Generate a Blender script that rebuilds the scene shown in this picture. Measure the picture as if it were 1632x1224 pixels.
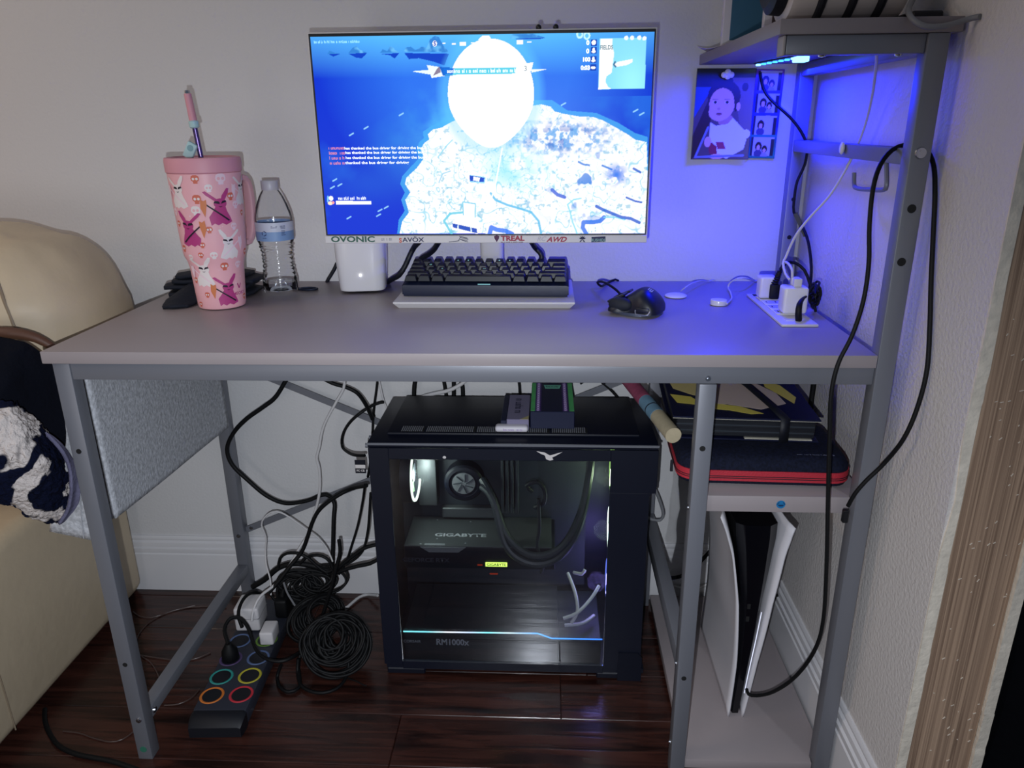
import bpy, bmesh, math, random
import numpy as np
from mathutils import Vector, Matrix, noise
from mathutils.geometry import tessellate_polygon

SC = bpy.context.scene
for _o in list(bpy.data.objects):
    bpy.data.objects.remove(_o)
COL = SC.collection
PI = math.pi

# ------------------------------------------------------------------ camera
_cd = bpy.data.cameras.new('camera')
_cam = bpy.data.objects.new('camera', _cd)
COL.objects.link(_cam)
_r = Vector((0.99891, 0.04575, -0.00898)); _u = Vector((-0.00655, 0.32853, 0.94447)); _f = Vector((-0.04616, 0.94339, -0.32847))
CAM = Vector((0.7164, -1.4858, 1.0396))
_cam.matrix_world = Matrix(((_r.x, _u.x, -_f.x, CAM.x), (_r.y, _u.y, -_f.y, CAM.y), (_r.z, _u.z, -_f.z, CAM.z), (0, 0, 0, 1)))
_cd.sensor_width = 36.0
_cd.lens = 1197.4 / 1632 * 36
_cd.clip_start = 0.02
SC.camera = _cam

# ------------------------------------------------------------------ view, world
SC.view_settings.view_transform = 'Standard'
SC.view_settings.look = 'None'
SC.view_settings.gamma = 1.0
SC.view_settings.use_curve_mapping = False
SC.view_settings.exposure = 0.0
_w = bpy.data.worlds.new('dim_room'); SC.world = _w; _w.use_nodes = True
_bg = _w.node_tree.nodes['Background']
_bg.inputs[0].default_value = (0.55, 0.72, 1.0, 1); _bg.inputs[1].default_value = 0.13

# ------------------------------------------------------------------ lights of the room and added fills
def lamp(name, kind, loc, energy, color, size=0.01, target=None, sizey=None, spread=None):
    d = bpy.data.lights.new(name, kind); d.energy = energy; d.color = color
    if kind == 'AREA':
        d.size = size
        if sizey: d.shape = 'RECTANGLE'; d.size_y = sizey
        if spread: d.spread = spread
    else:
        d.shadow_soft_size = size
    o = bpy.data.objects.new(name, d); COL.objects.link(o); o.location = loc
    if target is not None:
        o.rotation_euler = (Vector(target) - Vector(loc)).to_track_quat('-Z', 'Y').to_euler()
    return o
# the phone's own flash, a few centimetres below and left of its lens: a wide beam, weaker toward its rim
_fl = lamp('phone_flash', 'SPOT', CAM - _r * 0.028 - _u * 0.055, 43.0, (0.86, 0.92, 1.0), 0.004, CAM + _f * 1.3 - _u * 0.45 - _r * 0.22)
_fl.data.spot_size = math.radians(116); _fl.data.spot_blend = 1.0
# warm floor lamp standing out of frame, left of the sofa
lamp('warm_floor_lamp', 'POINT', (-1.35, -0.85, 1.15), 5.5, (1.0, 0.58, 0.28), 0.10)
# unseen soft light added above left, brightening the desk's left end
lamp('upper_left_fill', 'POINT', (-0.8, -0.95, 1.9), 20.0, (1.0, 0.85, 0.72), 0.45)
# unseen low light added left behind the camera, brightening below the desk
lamp('low_fill', 'POINT', (-0.25, -2.2, 0.62), 13.0, (1.0, 0.93, 0.88), 0.30)
# light of the blue strip under the hutch board
lamp('blue_strip_light', 'AREA', (1.096, -0.125, 1.124), 3.3, (0.003, 0.010, 1.0), 0.03, (1.080, -0.145, 0.0), 0.18)


# ------------------------------------------------------------------ materials
def lin(c):
    if isinstance(c, str):
        c = [int(c[i:i + 2], 16) / 255 for i in (0, 2, 4)]
    return tuple((x / 12.92 if x <= 0.04045 else ((x + 0.055) / 1.055) ** 2.4) for x in c[:3])
MATS = {}
def mat(name, col, rough=0.5, metal=0.0, spec=0.5, var=None, bump=None, emit=None, coat=0.0, sheen=0.0):
    """var=(scale, amount 0..1, [second colour]); bump=(scale, strength, distance)"""
    m = bpy.data.materials.new(name); m.use_nodes = True
    nt = m.node_tree; b = nt.nodes['Principled BSDF']
    c = lin(col)
    b.inputs['Base Color'].default_value = (*c, 1)
    b.inputs['Roughness'].default_value = rough
    b.inputs['Metallic'].default_value = metal
    b.inputs['Specular IOR Level'].default_value = spec
    if coat: b.inputs['Coat Weight'].default_value = coat; b.inputs['Coat Roughness'].default_value = 0.08
    if sheen: b.inputs['Sheen Weight'].default_value = sheen
    tc = nt.nodes.new('ShaderNodeTexCoord')
    if var:
        n = nt.nodes.new('ShaderNodeTexNoise'); n.inputs['Scale'].default_value = var[0]; n.inputs['Detail'].default_value = 4
        nt.links.new(tc.outputs['Object'], n.inputs['Vector'])
        mx = nt.nodes.new('ShaderNodeMix'); mx.data_type = 'RGBA'
        c2 = lin(var[2]) if len(var) > 2 else tuple(x * (1 - var[1]) for x in c)
        rmp = nt.nodes.new('ShaderNodeMapRange'); rmp.inputs['From Min'].default_value = 0.35; rmp.inputs['From Max'].default_value = 0.65
        nt.links.new(n.outputs['Fac'], rmp.inputs['Value']); nt.links.new(rmp.outputs['Result'], mx.inputs['Factor'])
        mx.inputs['A'].default_value = (*c, 1); mx.inputs['B'].default_value = (*c2, 1)
        nt.links.new(mx.outputs['Result'], b.inputs['Base Color'])
    if bump:
        n = nt.nodes.new('ShaderNodeTexNoise'); n.inputs['Scale'].default_value = bump[0]; n.inputs['Detail'].default_value = 3
        nt.links.new(tc.outputs['Object'], n.inputs['Vector'])
        bp_ = nt.nodes.new('ShaderNodeBump'); bp_.inputs['Strength'].default_value = bump[1]; bp_.inputs['Distance'].default_value = bump[2]
        nt.links.new(n.outputs['Fac'], bp_.inputs['Height']); nt.links.new(bp_.outputs['Normal'], b.inputs['Normal'])
    if emit:
        b.inputs['Emission Color'].default_value = (*lin(emit[0]), 1); b.inputs['Emission Strength'].default_value = emit[1]
    MATS[name] = m
    return m
def glass(name, tint, gloss=0.05, rough=0.02, ior=1.45):
    m = bpy.data.materials.new(name); m.use_nodes = True; nt = m.node_tree
    for n in list(nt.nodes): nt.nodes.remove(n)
    o = nt.nodes.new('ShaderNodeOutputMaterial'); mx = nt.nodes.new('ShaderNodeMixShader')
    t = nt.nodes.new('ShaderNodeBsdfTransparent'); t.inputs[0].default_value = (*tint, 1)
    g = nt.nodes.new('ShaderNodeBsdfGlossy'); g.inputs['Roughness'].default_value = rough
    fr = nt.nodes.new('ShaderNodeFresnel'); fr.inputs[0].default_value = ior
    ad = nt.nodes.new('ShaderNodeMath'); ad.operation = 'MULTIPLY_ADD'; ad.inputs[1].default_value = 1.0; ad.inputs[2].default_value = gloss
    nt.links.new(fr.outputs[0], ad.inputs[0]); nt.links.new(ad.outputs[0], mx.inputs[0])
    nt.links.new(t.outputs[0], mx.inputs[1]); nt.links.new(g.outputs[0], mx.inputs[2]); nt.links.new(mx.outputs[0], o.inputs[0])
    MATS[name] = m
    return m
def attr_mat(name, rough=0.5, emit=0.0):
    m = bpy.data.materials.new(name); m.use_nodes = True; nt = m.node_tree; b = nt.nodes['Principled BSDF']
    a = nt.nodes.new('ShaderNodeAttribute'); a.attribute_name = 'Col'
    b.inputs['Roughness'].default_value = rough
    if emit:
        b.inputs['Base Color'].default_value = (0.01, 0.01, 0.012, 1)
        nt.links.new(a.outputs['Color'], b.inputs['Emission Color']); b.inputs['Emission Strength'].default_value = emit
    else:
        nt.links.new(a.outputs['Color'], b.inputs['Base Color'])
    MATS[name] = m
    return m
def emis(name, col, strength):
    return mat(name, '050505', 0.5, emit=(col, strength))

# ------------------------------------------------------------------ mesh builder
class MB:
    def __init__(s): s.bm = bmesh.new()
    def _bev(s, verts, bevel, seg):
        if bevel:
            vs = set(verts); ed = [e for e in s.bm.edges if e.verts[0] in vs and e.verts[1] in vs]
            bmesh.ops.bevel(s.bm, geom=ed, offset=bevel, segments=seg, profile=0.5, affect='EDGES')
    def box(s, x0, x1, y0, y1, z0, z1, bevel=0, seg=2, M=None):
        m = Matrix.Translation(((x0 + x1) / 2, (y0 + y1) / 2, (z0 + z1) / 2)) @ Matrix.Diagonal((abs(x1 - x0), abs(y1 - y0), abs(z1 - z0), 1))
        if M is not None: m = M @ m
        r = bmesh.ops.create_cube(s.bm, size=1, matrix=m)
        s._bev(r['verts'], bevel, seg); return s
    def bar(s, p0, p1, w, h, up=(0, 0, 1), bevel=0):
        p0, p1 = Vector(p0), Vector(p1); d = p1 - p0; L = d.length; x = d.normalized()
        y = Vector(up).cross(x).normalized(); z = x.cross(y)
        M = Matrix(((x.x, y.x, z.x, p0.x), (x.y, y.y, z.y, p0.y), (x.z, y.z, z.z, p0.z), (0, 0, 0, 1)))
        return s.box(0, L, -w / 2, w / 2, -h / 2, h / 2, bevel, 1, M)
    def lathe(s, prof, seg=32, c=(0, 0, 0), axis='Z', M=None, cap=True):
        rings = []
        def P(r, h, a):
            x, y = r * math.cos(a), r * math.sin(a)
            v = {'Z': (x, y, h), 'X': (h, x, y), 'Y': (x, h, y)}[axis]
            v = Vector(v) + Vector(c)
            return M @ v if M is not None else v
        for r, h in prof:
            rings.append([s.bm.verts.new(P(max(r, 1e-5), h, 2 * PI * i / seg)) for i in range(seg)])
        for a, b in zip(rings, rings[1:]):
            for i in range(seg):
                j = (i + 1) % seg
                s.bm.faces.new((a[i], a[j], b[j], b[i]))
        if cap:
            s.bm.faces.new(list(reversed(rings[0]))); s.bm.faces.new(rings[-1])
        return s
    def cyl(s, p0, p1, r0, r1=None, seg=16):
        r1 = r0 if r1 is None else r1
        return s.tube([p0, p1], [r0, r1], seg, raw=True)
    def tube(s, pts, r, seg=8, raw=False, step=None, closed=False):
        pts = [Vector(p) for p in pts]
        if not raw: pts = spline(pts, step or 0.008, closed)
        n = len(pts); rr = r if isinstance(r, (list, tuple)) else [r] * n
        if len(rr) != n:
            rr = [np.interp(i / (n - 1), np.linspace(0, 1, len(rr)), rr) for i in range(n)]
        T = [((pts[min(i + 1, n - 1)] - pts[max(i - 1, 0)]).normalized() if (pts[min(i + 1, n - 1)] - pts[max(i - 1, 0)]).length > 1e-9 else Vector((0, 0, 1))) for i in range(n)]
        nrm = T[0].orthogonal().normalized(); rings = []
        for i in range(n):
            if i: nrm = (T[i - 1].rotation_difference(T[i]) @ nrm).normalized()
            b = T[i].cross(nrm)
            rings.append([s.bm.verts.new(pts[i] + (nrm * math.cos(2 * PI * k / seg) + b * math.sin(2 * PI * k / seg)) * rr[i]) for k in range(seg)])
        for a, b in zip(rings, rings[1:]):
            for i in range(seg):
                j = (i + 1) % seg; s.bm.faces.new((a[i], a[j], b[j], b[i]))
        if closed:
            a, b = rings[-1], rings[0]
            k0 = min(range(seg), key=lambda k: (b[k].co - a[0].co).length)
            for i in range(seg):
                j = (i + 1) % seg; s.bm.faces.new((a[i], a[j], b[(j + k0) % seg], b[(i + k0) % seg]))
        else:
            s.bm.faces.new(list(reversed(rings[0]))); s.bm.faces.new(rings[-1])
        return s
    def prism(s, poly, M, d0, d1, bevel=0):
        """poly in local xy, extruded along local z from d0 to d1, placed by matrix M"""
        a = [s.bm.verts.new(M @ Vector((x, y, d0))) for x, y in poly]; b = [s.bm.verts.new(M @ Vector((x, y, d1))) for x, y in poly]
        n = len(poly)
        s.bm.faces.new(list(reversed(a))); s.bm.faces.new(b)
        for i in range(n):
            j = (i + 1) % n; s.bm.faces.new((a[i], a[j], b[j], b[i]))
        s._bev(a + b, bevel, 2)
        return s
    def ell(s, c, r, seg=20, M=None):
        m = Matrix.Translation(c) @ (M if M is not None else Matrix()) @ Matrix.Diagonal((r[0], r[1], r[2], 1))
        bmesh.ops.create_uvsphere(s.bm, u_segments=seg, v_segments=max(8, seg // 2), radius=1, matrix=m); return s
    def grid(s, P, close_u=False):
        nu, nv = len(P), len(P[0])
        V = [[s.bm.verts.new(p) for p in row] for row in P]
        for i in range(nu if close_u else nu - 1):
            k = (i + 1) % nu
            for j in range(nv - 1):
                s.bm.faces.new((V[i][j], V[k][j], V[k][j + 1], V[i][j + 1]))
        return s
    def xf(s, M):
        bmesh.ops.transform(s.bm, matrix=M, verts=s.bm.verts); return s
    def mesh(s, name, angle=35):
        bmesh.ops.recalc_face_normals(s.bm, faces=s.bm.faces)
        me = bpy.data.meshes.new(name); s.bm.to_mesh(me); s.bm.free()
        me.polygons.foreach_set('use_smooth', [True] * len(me.polygons))
        me.set_sharp_from_angle(angle=math.radians(angle))
        return me
def spline(pts, step=0.008, closed=False):
    out = []; n = len(pts)
    if n < 3 and not closed: return pts
    for i in range(n if closed else n - 1):
        if closed: p = [pts[(i + k) % n] for k in (-1, 0, 1, 2)]
        else: p = [pts[max(i - 1, 0)], pts[i], pts[i + 1], pts[min(i + 2, n - 1)]]
        d = (p[2] - p[1]).length; m = max(2, min(40, int(d / step)))
        for j in range(m):
            t = j / m
            out.append(0.5 * ((2 * p[1]) + (p[2] - p[0]) * t + (2 * p[0] - 5 * p[1] + 4 * p[2] - p[3]) * t * t + (3 * p[1] - p[0] - 3 * p[2] + p[3]) * t ** 3))
    if not closed: out.append(pts[-1].copy())
    return out
def loft(curves, nu, nv):
    """curves: rows of control points -> dense grid of points (Catmull-Rom both ways)"""
    def resample(pts, n):
        pts = [Vector(p) for p in pts]; m = len(pts) - 1; out = []
        for k in range(n):
            t = k / (n - 1) * m; i = min(int(t), m - 1); t -= i
            p = [pts[max(i - 1, 0)], pts[i], pts[i + 1], pts[min(i + 2, m)]]
            out.append(0.5 * ((2 * p[1]) + (p[2] - p[0]) * t + (2 * p[0] - 5 * p[1] + 4 * p[2] - p[3]) * t * t + (3 * p[1] - p[0] - 3 * p[2] + p[3]) * t ** 3))
        return out
    rows = [resample(c, nv) for c in curves]
    cols = [resample([r[j] for r in rows], nu) for j in range(nv)]
    return [[cols[j][i] for j in range(nv)] for i in range(nu)]
def noisy(P, amp, scale, octaves=2, seed=0):
    out = []
    for row in P:
        out.append([p + Vector((noise.fractal(p * scale + Vector((seed, 0, 0)), 1, 2, octaves), noise.fractal(p * scale + Vector((0, seed + 7, 0)), 1, 2, octaves), noise.fractal(p * scale + Vector((3, 0, seed)), 1, 2, octaves))) * amp for p in row])
    return out

# ------------------------------------------------------------------ objects
def tag(o, label, cat, group=None):
    o['label'] = label; o['category'] = cat
    if group: o['group'] = group
    return o
def thing(name, label, cat, loc=(0, 0, 0), rotz=0, group=None, rot=None):
    o = bpy.data.objects.new(name, None); COL.objects.link(o); o.empty_display_size = 0.05
    o.location = loc; o.rotation_euler = rot or (0, 0, rotz)
    return tag(o, label, cat, group)
def setmat(me, m):
    for k in (m if isinstance(m, (list, tuple)) else [m]): me.materials.append(MATS[k] if isinstance(k, str) else k)
def obj(name, mb, m, parent=None, loc=(0, 0, 0), rot=(0, 0, 0), angle=35):
    me = mb.mesh(name, angle) if isinstance(mb, MB) else mb
    if m and not me.materials: setmat(me, m)
    o = bpy.data.objects.new(name, me); COL.objects.link(o); o.location = loc; o.rotation_euler = rot
    if parent: o.parent = parent
    return o
def part(parent, name, mb, m, label=None, angle=35):
    """mb in world coordinates"""
    M = Matrix(); q = parent
    while q:
        M = Matrix.Translation(q.location) @ q.rotation_euler.to_matrix().to_4x4() @ Matrix.Diagonal((*q.scale, 1)) @ M; q = q.parent
    mb.xf(M.inverted())
    o = obj(name, mb, m, parent, angle=angle)
    if label: o['label'] = label
    return o
def solo(name, mb, m, label, cat, group=None, angle=35):
    vs = [v.co for v in mb.bm.verts]
    c = Vector(((min(v.x for v in vs) + max(v.x for v in vs)) / 2, (min(v.y for v in vs) + max(v.y for v in vs)) / 2, min(v.z for v in vs)))
    mb.xf(Matrix.Translation(-c))
    o = obj(name, mb, m, None, c, angle=angle)
    return tag(o, label, cat, group)
def struct(name, mb, m, parent=None):
    o = obj(name, mb, m, parent)
    if not parent: o['kind'] = 'structure'
    return o
def cable(name, pts, r, m, label, group=None, seg=8, cat='cable', step=0.008):
    return solo(name, MB().tube(pts, r, seg, step=step), m, label, cat, group, angle=60)
_tc = {}
def text_mesh(s, size, bold=0.0, depth=0.0, shear=0.0, align='CENTER', sx=1.0):
    key = (s, size, bold, depth, shear, align, sx)
    if key not in _tc:
        cu = bpy.data.curves.new('lettering', 'FONT'); cu.body = s; cu.size = size; cu.offset = bold; cu.extrude = depth; cu.shear = shear
        cu.align_x = align; cu.align_y = 'CENTER'; cu.resolution_u = 3
        o = bpy.data.objects.new('lettering', cu)
        me = bpy.data.meshes.new_from_object(o)
        if sx != 1.0: me.transform(Matrix.Diagonal((sx, 1, 1, 1)))
        bpy.data.objects.remove(o); bpy.data.curves.remove(cu)
        _tc[key] = me
    return _tc[key].copy()
def lettering(parent, s, size, pos, m, xdir=(1, 0, 0), ydir=(0, 0, 1), bold=0.0, shear=0.0, name='lettering', align='CENTER', sx=1.0, local=False):
    me = text_mesh(s, size, bold, 0, shear, align, sx)
    x = Vector(xdir).normalized(); y = Vector(ydir).normalized(); z = x.cross(y)
    p = Vector(pos)
    if not local:
        q = parent
        while q: p = p - Vector(q.location); q = q.parent
    me.transform(Matrix(((x.x, y.x, z.x, p.x), (x.y, y.y, z.y, p.y), (x.z, y.z, z.z, p.z), (0, 0, 0, 1))))
    setmat(me, m)
    o = bpy.data.objects.new(name, me); COL.objects.link(o); o.parent = parent
    return o

def scribble(parent, width, h, pos, m, xdir=(1, 0, 0), ydir=(0, 0, 1), seed=0, name='lettering', local=False):
    """a line of print too small to read: letter-like strokes"""
    rr = random.Random(seed); x = Vector(xdir).normalized(); yv = Vector(ydir).normalized(); z = x.cross(yv); p = Vector(pos)
    if not local:
        q = parent
        while q: p = p - Vector(q.location); q = q.parent
    M = Matrix(((x.x, yv.x, z.x, p.x), (x.y, yv.y, z.y, p.y), (x.z, yv.z, z.z, p.z), (0, 0, 0, 1)))
    b = MB(); u = 0.0; n = 0
    while u < width:
        w = h * rr.uniform(.35, .6)
        if n > rr.randint(3, 8): u += h * .45; n = 0
        t = h * .14; k = rr.randint(0, 3); hh = h * (1 if rr.random() < .25 else .68)
        def st(x0, x1, y0, y1): b.bm.faces.new([b.bm.verts.new(M @ Vector(v)) for v in ((u + x0, y0, 0), (u + x1, y0, 0), (u + x1, y1, 0), (u + x0, y1, 0))])
        st(0, t, 0, hh)
        if k != 0: st(w - t, w, 0, h * .68)
        if k in (1, 3): st(t, w - t, h * .68 - t, h * .68)
        if k in (2, 3): st(t, w - t, 0, t)
        u += w + h * .16; n += 1
    return obj(name, b, m, parent)

# ------------------------------------------------------------------ flat prints and screens: a fine grid with a colour per point
class Canvas:
    def __init__(s, w, h, col=(0, 0, 0)):
        s.w, s.h = w, h; s.a = np.zeros((h, w, 3), np.float32); s.a[:] = col
        s.U, s.V = np.meshgrid((np.arange(w) + .5) / w, (np.arange(h) + .5) / h); s.asp = w / h
    def put(s, mask, col, al=1.0):
        mask = np.clip(mask, 0, 1)[..., None] * al
        s.a = s.a * (1 - mask) + np.asarray(col, np.float32) * mask
    def polymask(s, pts):
        m = np.zeros((s.h, s.w), bool); n = len(pts)
        for i in range(n):
            (x0, y0), (x1, y1) = pts[i], pts[(i + 1) % n]
            if y0 == y1: continue
            c = ((y0 > s.V) != (y1 > s.V)) & (s.U < (x1 - x0) * (s.V - y0) / (y1 - y0) + x0)
            m ^= c
        return m.astype(np.float32)
    def poly(s, pts, col, al=1.0): s.put(s.polymask(pts), col, al)
    def ell(s, cx, cy, rx, ry, col, al=1.0, soft=0.0):
        d = np.sqrt(((s.U - cx) / rx) ** 2 + ((s.V - cy) / ry) ** 2)
        s.put((1 - (d - 1) / max(soft, 1e-3)) if soft else (d < 1).astype(np.float32), col, al)
    def rect(s, x0, y0, x1, y1, col, al=1.0):
        s.put(((s.U > x0) & (s.U < x1) & (s.V > y0) & (s.V < y1)).astype(np.float32), col, al)
    def line(s, pts, wd, col, al=1.0):
        m = np.zeros((s.h, s.w), np.float32); X, Y = s.U * s.asp, s.V
        for (x0, y0), (x1, y1) in zip(pts, pts[1:]):
            ax, ay, bx, by = x0 * s.asp, y0, x1 * s.asp, y1
            L2 = max((bx - ax) ** 2 + (by - ay) ** 2, 1e-9)
            t = np.clip(((X - ax) * (bx - ax) + (Y - ay) * (by - ay)) / L2, 0, 1)
            d = np.sqrt((X - ax - t * (bx - ax)) ** 2 + (Y - ay - t * (by - ay)) ** 2)
            m = np.maximum(m, np.clip((wd - d) / (0.6 / s.h) + .5, 0, 1))
        s.put(m, col, al)
    def noise(s, scale, seed, octv=4):
        rng = np.random.default_rng(seed); out = np.zeros((s.h, s.w)); amp = 1; tot = 0
        for o in range(octv):
            n = int(scale * 2 ** o) + 2; g = rng.random((int(n / s.asp) + 3, n + 2))
            x = s.U * (n - 1); y = s.V * (n - 1) / s.asp
            i, j = x.astype(int), y.astype(int); fx, fy = x - i, y - j
            fx = fx * fx * (3 - 2 * fx); fy = fy * fy * (3 - 2 * fy)
            out += amp * (g[j, i] * (1 - fx) * (1 - fy) + g[j, i + 1] * fx * (1 - fy) + g[j + 1, i] * (1 - fx) * fy + g[j + 1, i + 1] * fx * fy)
            tot += amp; amp *= 0.55
        return out / tot
    def mesh(s, name, M, sx, sy, bend=0.0):
        """grid in local x (right) y (up), width sx, height sy, lower left at 0; placed by M"""
        u = np.linspace(0, 1, s.w); v = np.linspace(1, 0, s.h)
        uu, vv = np.meshgrid(u, v)
        co = np.stack([uu * sx, vv * sy, bend * (uu - .5) ** 2 * 4 + bend * (1 - vv) ** 2, np.ones_like(uu)], -1).reshape(-1, 4) @ np.array(M).T
        idx = np.arange(s.w * s.h).reshape(s.h, s.w)
        q = np.stack([idx[1:, :-1], idx[1:, 1:], idx[:-1, 1:], idx[:-1, :-1]], -1).reshape(-1, 4)
        me = bpy.data.meshes.new(name)
        me.vertices.add(len(co)); me.vertices.foreach_set('co', co[:, :3].astype(np.float32).ravel())
        me.loops.add(q.size); me.loops.foreach_set('vertex_index', q.ravel().astype(np.int32))
        me.polygons.add(len(q)); me.polygons.foreach_set('loop_start', np.arange(0, q.size, 4, dtype=np.int32))
        me.update(calc_edges=True)
        at = me.attributes.new('Col', 'FLOAT_COLOR', 'POINT')
        at.data.foreach_set('color', np.concatenate([s.a.reshape(-1, 3), np.ones((len(co), 1))], 1).astype(np.float32).ravel())
        return me
FRONT = lambda x, y, z: Matrix(((1, 0, 0, x), (0, 0, -1, y), (0, 1, 0, z), (0, 0, 0, 1)))   # local x right, y up, z towards the room


# ================================================================== materials of the room
mat('wall_paint', 'd0cfd0', 0.55, spec=0.3, bump=(170, 0.35, 0.002))
mat('wall_paint_textured', 'd2cdca', 0.5, spec=0.35, bump=(170, 0.55, 0.003))
mat('baseboard_paint', 'd8d7da', 0.35, spec=0.4)
mat('plaster_edge', 'e2d8c8', 0.8, var=(40, 0.15), bump=(90, 0.6, 0.003))
def wood(name, c1, c2, scale, rough, bumpd, spec=0.5, rnd=True, axis=0, contrast=(0.32, 0.68)):
    m = bpy.data.materials.new(name); m.use_nodes = True; nt = m.node_tree; b = nt.nodes['Principled BSDF']
    tc = nt.nodes.new('ShaderNodeTexCoord'); mp = nt.nodes.new('ShaderNodeMapping')
    mp.inputs['Scale'].default_value = scale
    if rnd:
        oi = nt.nodes.new('ShaderNodeObjectInfo'); cx = nt.nodes.new('ShaderNodeCombineXYZ'); ml = nt.nodes.new('ShaderNodeMath'); ml.operation = 'MULTIPLY'; ml.inputs[1].default_value = 37.0
        nt.links.new(oi.outputs['Random'], ml.inputs[0])
        for k in range(3): nt.links.new(ml.outputs[0], cx.inputs[k])
        nt.links.new(cx.outputs[0], mp.inputs['Location'])
    nt.links.new(tc.outputs['Object'], mp.inputs['Vector'])
    n = nt.nodes.new('ShaderNodeTexNoise'); n.inputs['Scale'].default_value = 1.0; n.inputs['Detail'].default_value = 6; n.inputs['Distortion'].default_value = 0.9
    nt.links.new(mp.outputs[0], n.inputs['Vector'])
    r = nt.nodes.new('ShaderNodeValToRGB'); e = r.color_ramp.elements
    e[0].position, e[1].position = contrast; e[0].color = (*lin(c1), 1); e[1].color = (*lin(c2), 1)
    nt.links.new(n.outputs['Fac'], r.inputs['Fac']); nt.links.new(r.outputs[0], b.inputs['Base Color'])
    b.inputs['Roughness'].default_value = rough; b.inputs['Specular IOR Level'].default_value = spec
    bp_ = nt.nodes.new('ShaderNodeBump'); bp_.inputs['Strength'].default_value = 0.5; bp_.inputs['Distance'].default_value = bumpd
    nt.links.new(n.outputs['Fac'], bp_.inputs['Height']); nt.links.new(bp_.outputs['Normal'], b.inputs['Normal'])
    MATS[name] = m
wood('floor_wood', '190c0b', '452720', (5, 60, 60), 0.23, 0.0012, spec=0.5)
wood('stud_wood', '7e6655', 'bd9f86', (260, 30, 2.0), 0.85, 0.0015, spec=0.2, rnd=False)
mat('floor_gap', '0c0606', 0.8)
mat('black_cloth', '07080d', 0.95, spec=0.1, bump=(60, 0.4, 0.01))

# ================================================================== room
fl = bpy.data.objects.new('floor', None); COL.objects.link(fl); fl['kind'] = 'structure'
obj('subfloor', MB().box(-1.7, 2.3, -2.4, 0.10, -0.03, -0.0062), 'floor_gap', fl)
random.seed(4)
PW = 0.118; _pm = {}
def plank_mesh(L):
    L = round(L, 3)
    if L not in _pm:
        _pm[L] = MB().box(-L / 2 + .0004, L / 2 - .0004, -PW / 2 + .0004, PW / 2 - .0004, -0.006, 0.0, 0.0011, 1).mesh('plank'); setmat(_pm[L], 'floor_wood')
    return _pm[L]
row = 0
y = -0.377 + PW * 3.5
while y > -2.3:
    if row == 3: cuts = [-1.7, -0.45, 0.747, 1.55, 2.3]
    else:
        s0 = -1.7 + random.choice((0.3, 0.55, 0.8, 1.05)); cuts = [-1.7] + [s0 + 1.1 * k for k in range(4) if s0 + 1.1 * k < 2.1] + [2.3]
    for a, b in zip(cuts, cuts[1:]):
        obj('plank', plank_mesh(b - a), None, fl, ((a + b) / 2, y, 0))
    y -= PW; row += 1

struct('wall_back', MB().box(-1.7, 1.34, 0.012, 0.10, 0, 2.4), 'wall_paint')
wr = bpy.data.objects.new('wall_right', None); COL.objects.link(wr); wr['kind'] = 'structure'; wr.location = (1.205, -0.65, 0)
def ragged(x0, x1, y_end, seed, side):
    """a drywall sheet whose cut end is uneven; side: which face carries the chipped edge"""
    m = MB(); rr = random.Random(seed); zs = [0] + sorted(rr.uniform(0.02, 2.38) for _ in range(60)) + [2.4]
    A = []
    for z in zs:
        j = rr.uniform(-.0008, .0008); k = rr.uniform(-.0008, .0008)
        ch = 0.006 * math.exp(-((z - 0.60) / 0.012) ** 2) if side < 0 else 0.008 * math.exp(-((z - 0.42) / 0.015) ** 2)
        if side < 0: A.append([Vector((x0 + max(ch, 0), y_end + j, z)), Vector((x1 + k, y_end + j, z)), Vector((x1, 0.012, z)), Vector((x0, 0.012, z))])
        else: A.append([Vector((x0 + k, y_end + j, z)), Vector((x1 + k + ch * .5, y_end + j + k, z)), Vector((x1, 0.012, z)), Vector((x0, 0.012, z))])
    m.grid([[A[i][q] for i in range(len(zs))] for q in range(4)], close_u=True)
    for e in (0, -1): m.bm.faces.new([m.bm.verts.new(p) for p in A[e]])
    bmesh.ops.remove_doubles(m.bm, verts=m.bm.verts, dist=1e-6)
    return m
part(wr, 'drywall_sheet', MB().box(1.205, 1.2165, -0.6485, 0.012, 0, 2.4), 'wall_paint_textured')
part(wr, 'drywall_end', ragged(1.2052, 1.2185, -0.651, 5, -1), 'plaster_edge', 'bare cream cut end of the wall sheet')
part(wr, 'stud', MB().box(1.2175, 1.3070, -0.645, -0.607, 0, 2.4, 0.002, 1), 'stud_wood', 'bare wooden stud in the open wall end')
part(wr, 'drywall_end', ragged(1.3065, 1.3200, -0.650, 9, 1), 'plaster_edge')
# scuffs and plaster spots left on the bare stud
for k in range(100):
    rr = random.Random(100 + k); x = rr.uniform(1.232, 1.302); z = rr.uniform(0.03, 1.15); L = rr.uniform(.0012, .0048); a = rr.uniform(.2, 1.1)
    part(wr, 'plaster_scuff', MB().bar((x, -0.6456, z), (x + L * math.cos(a), -0.6456, z + L * math.sin(a)), .0006, rr.uniform(.0006, .0012), (0, 1, 0)), 'plaster_edge')

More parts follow.
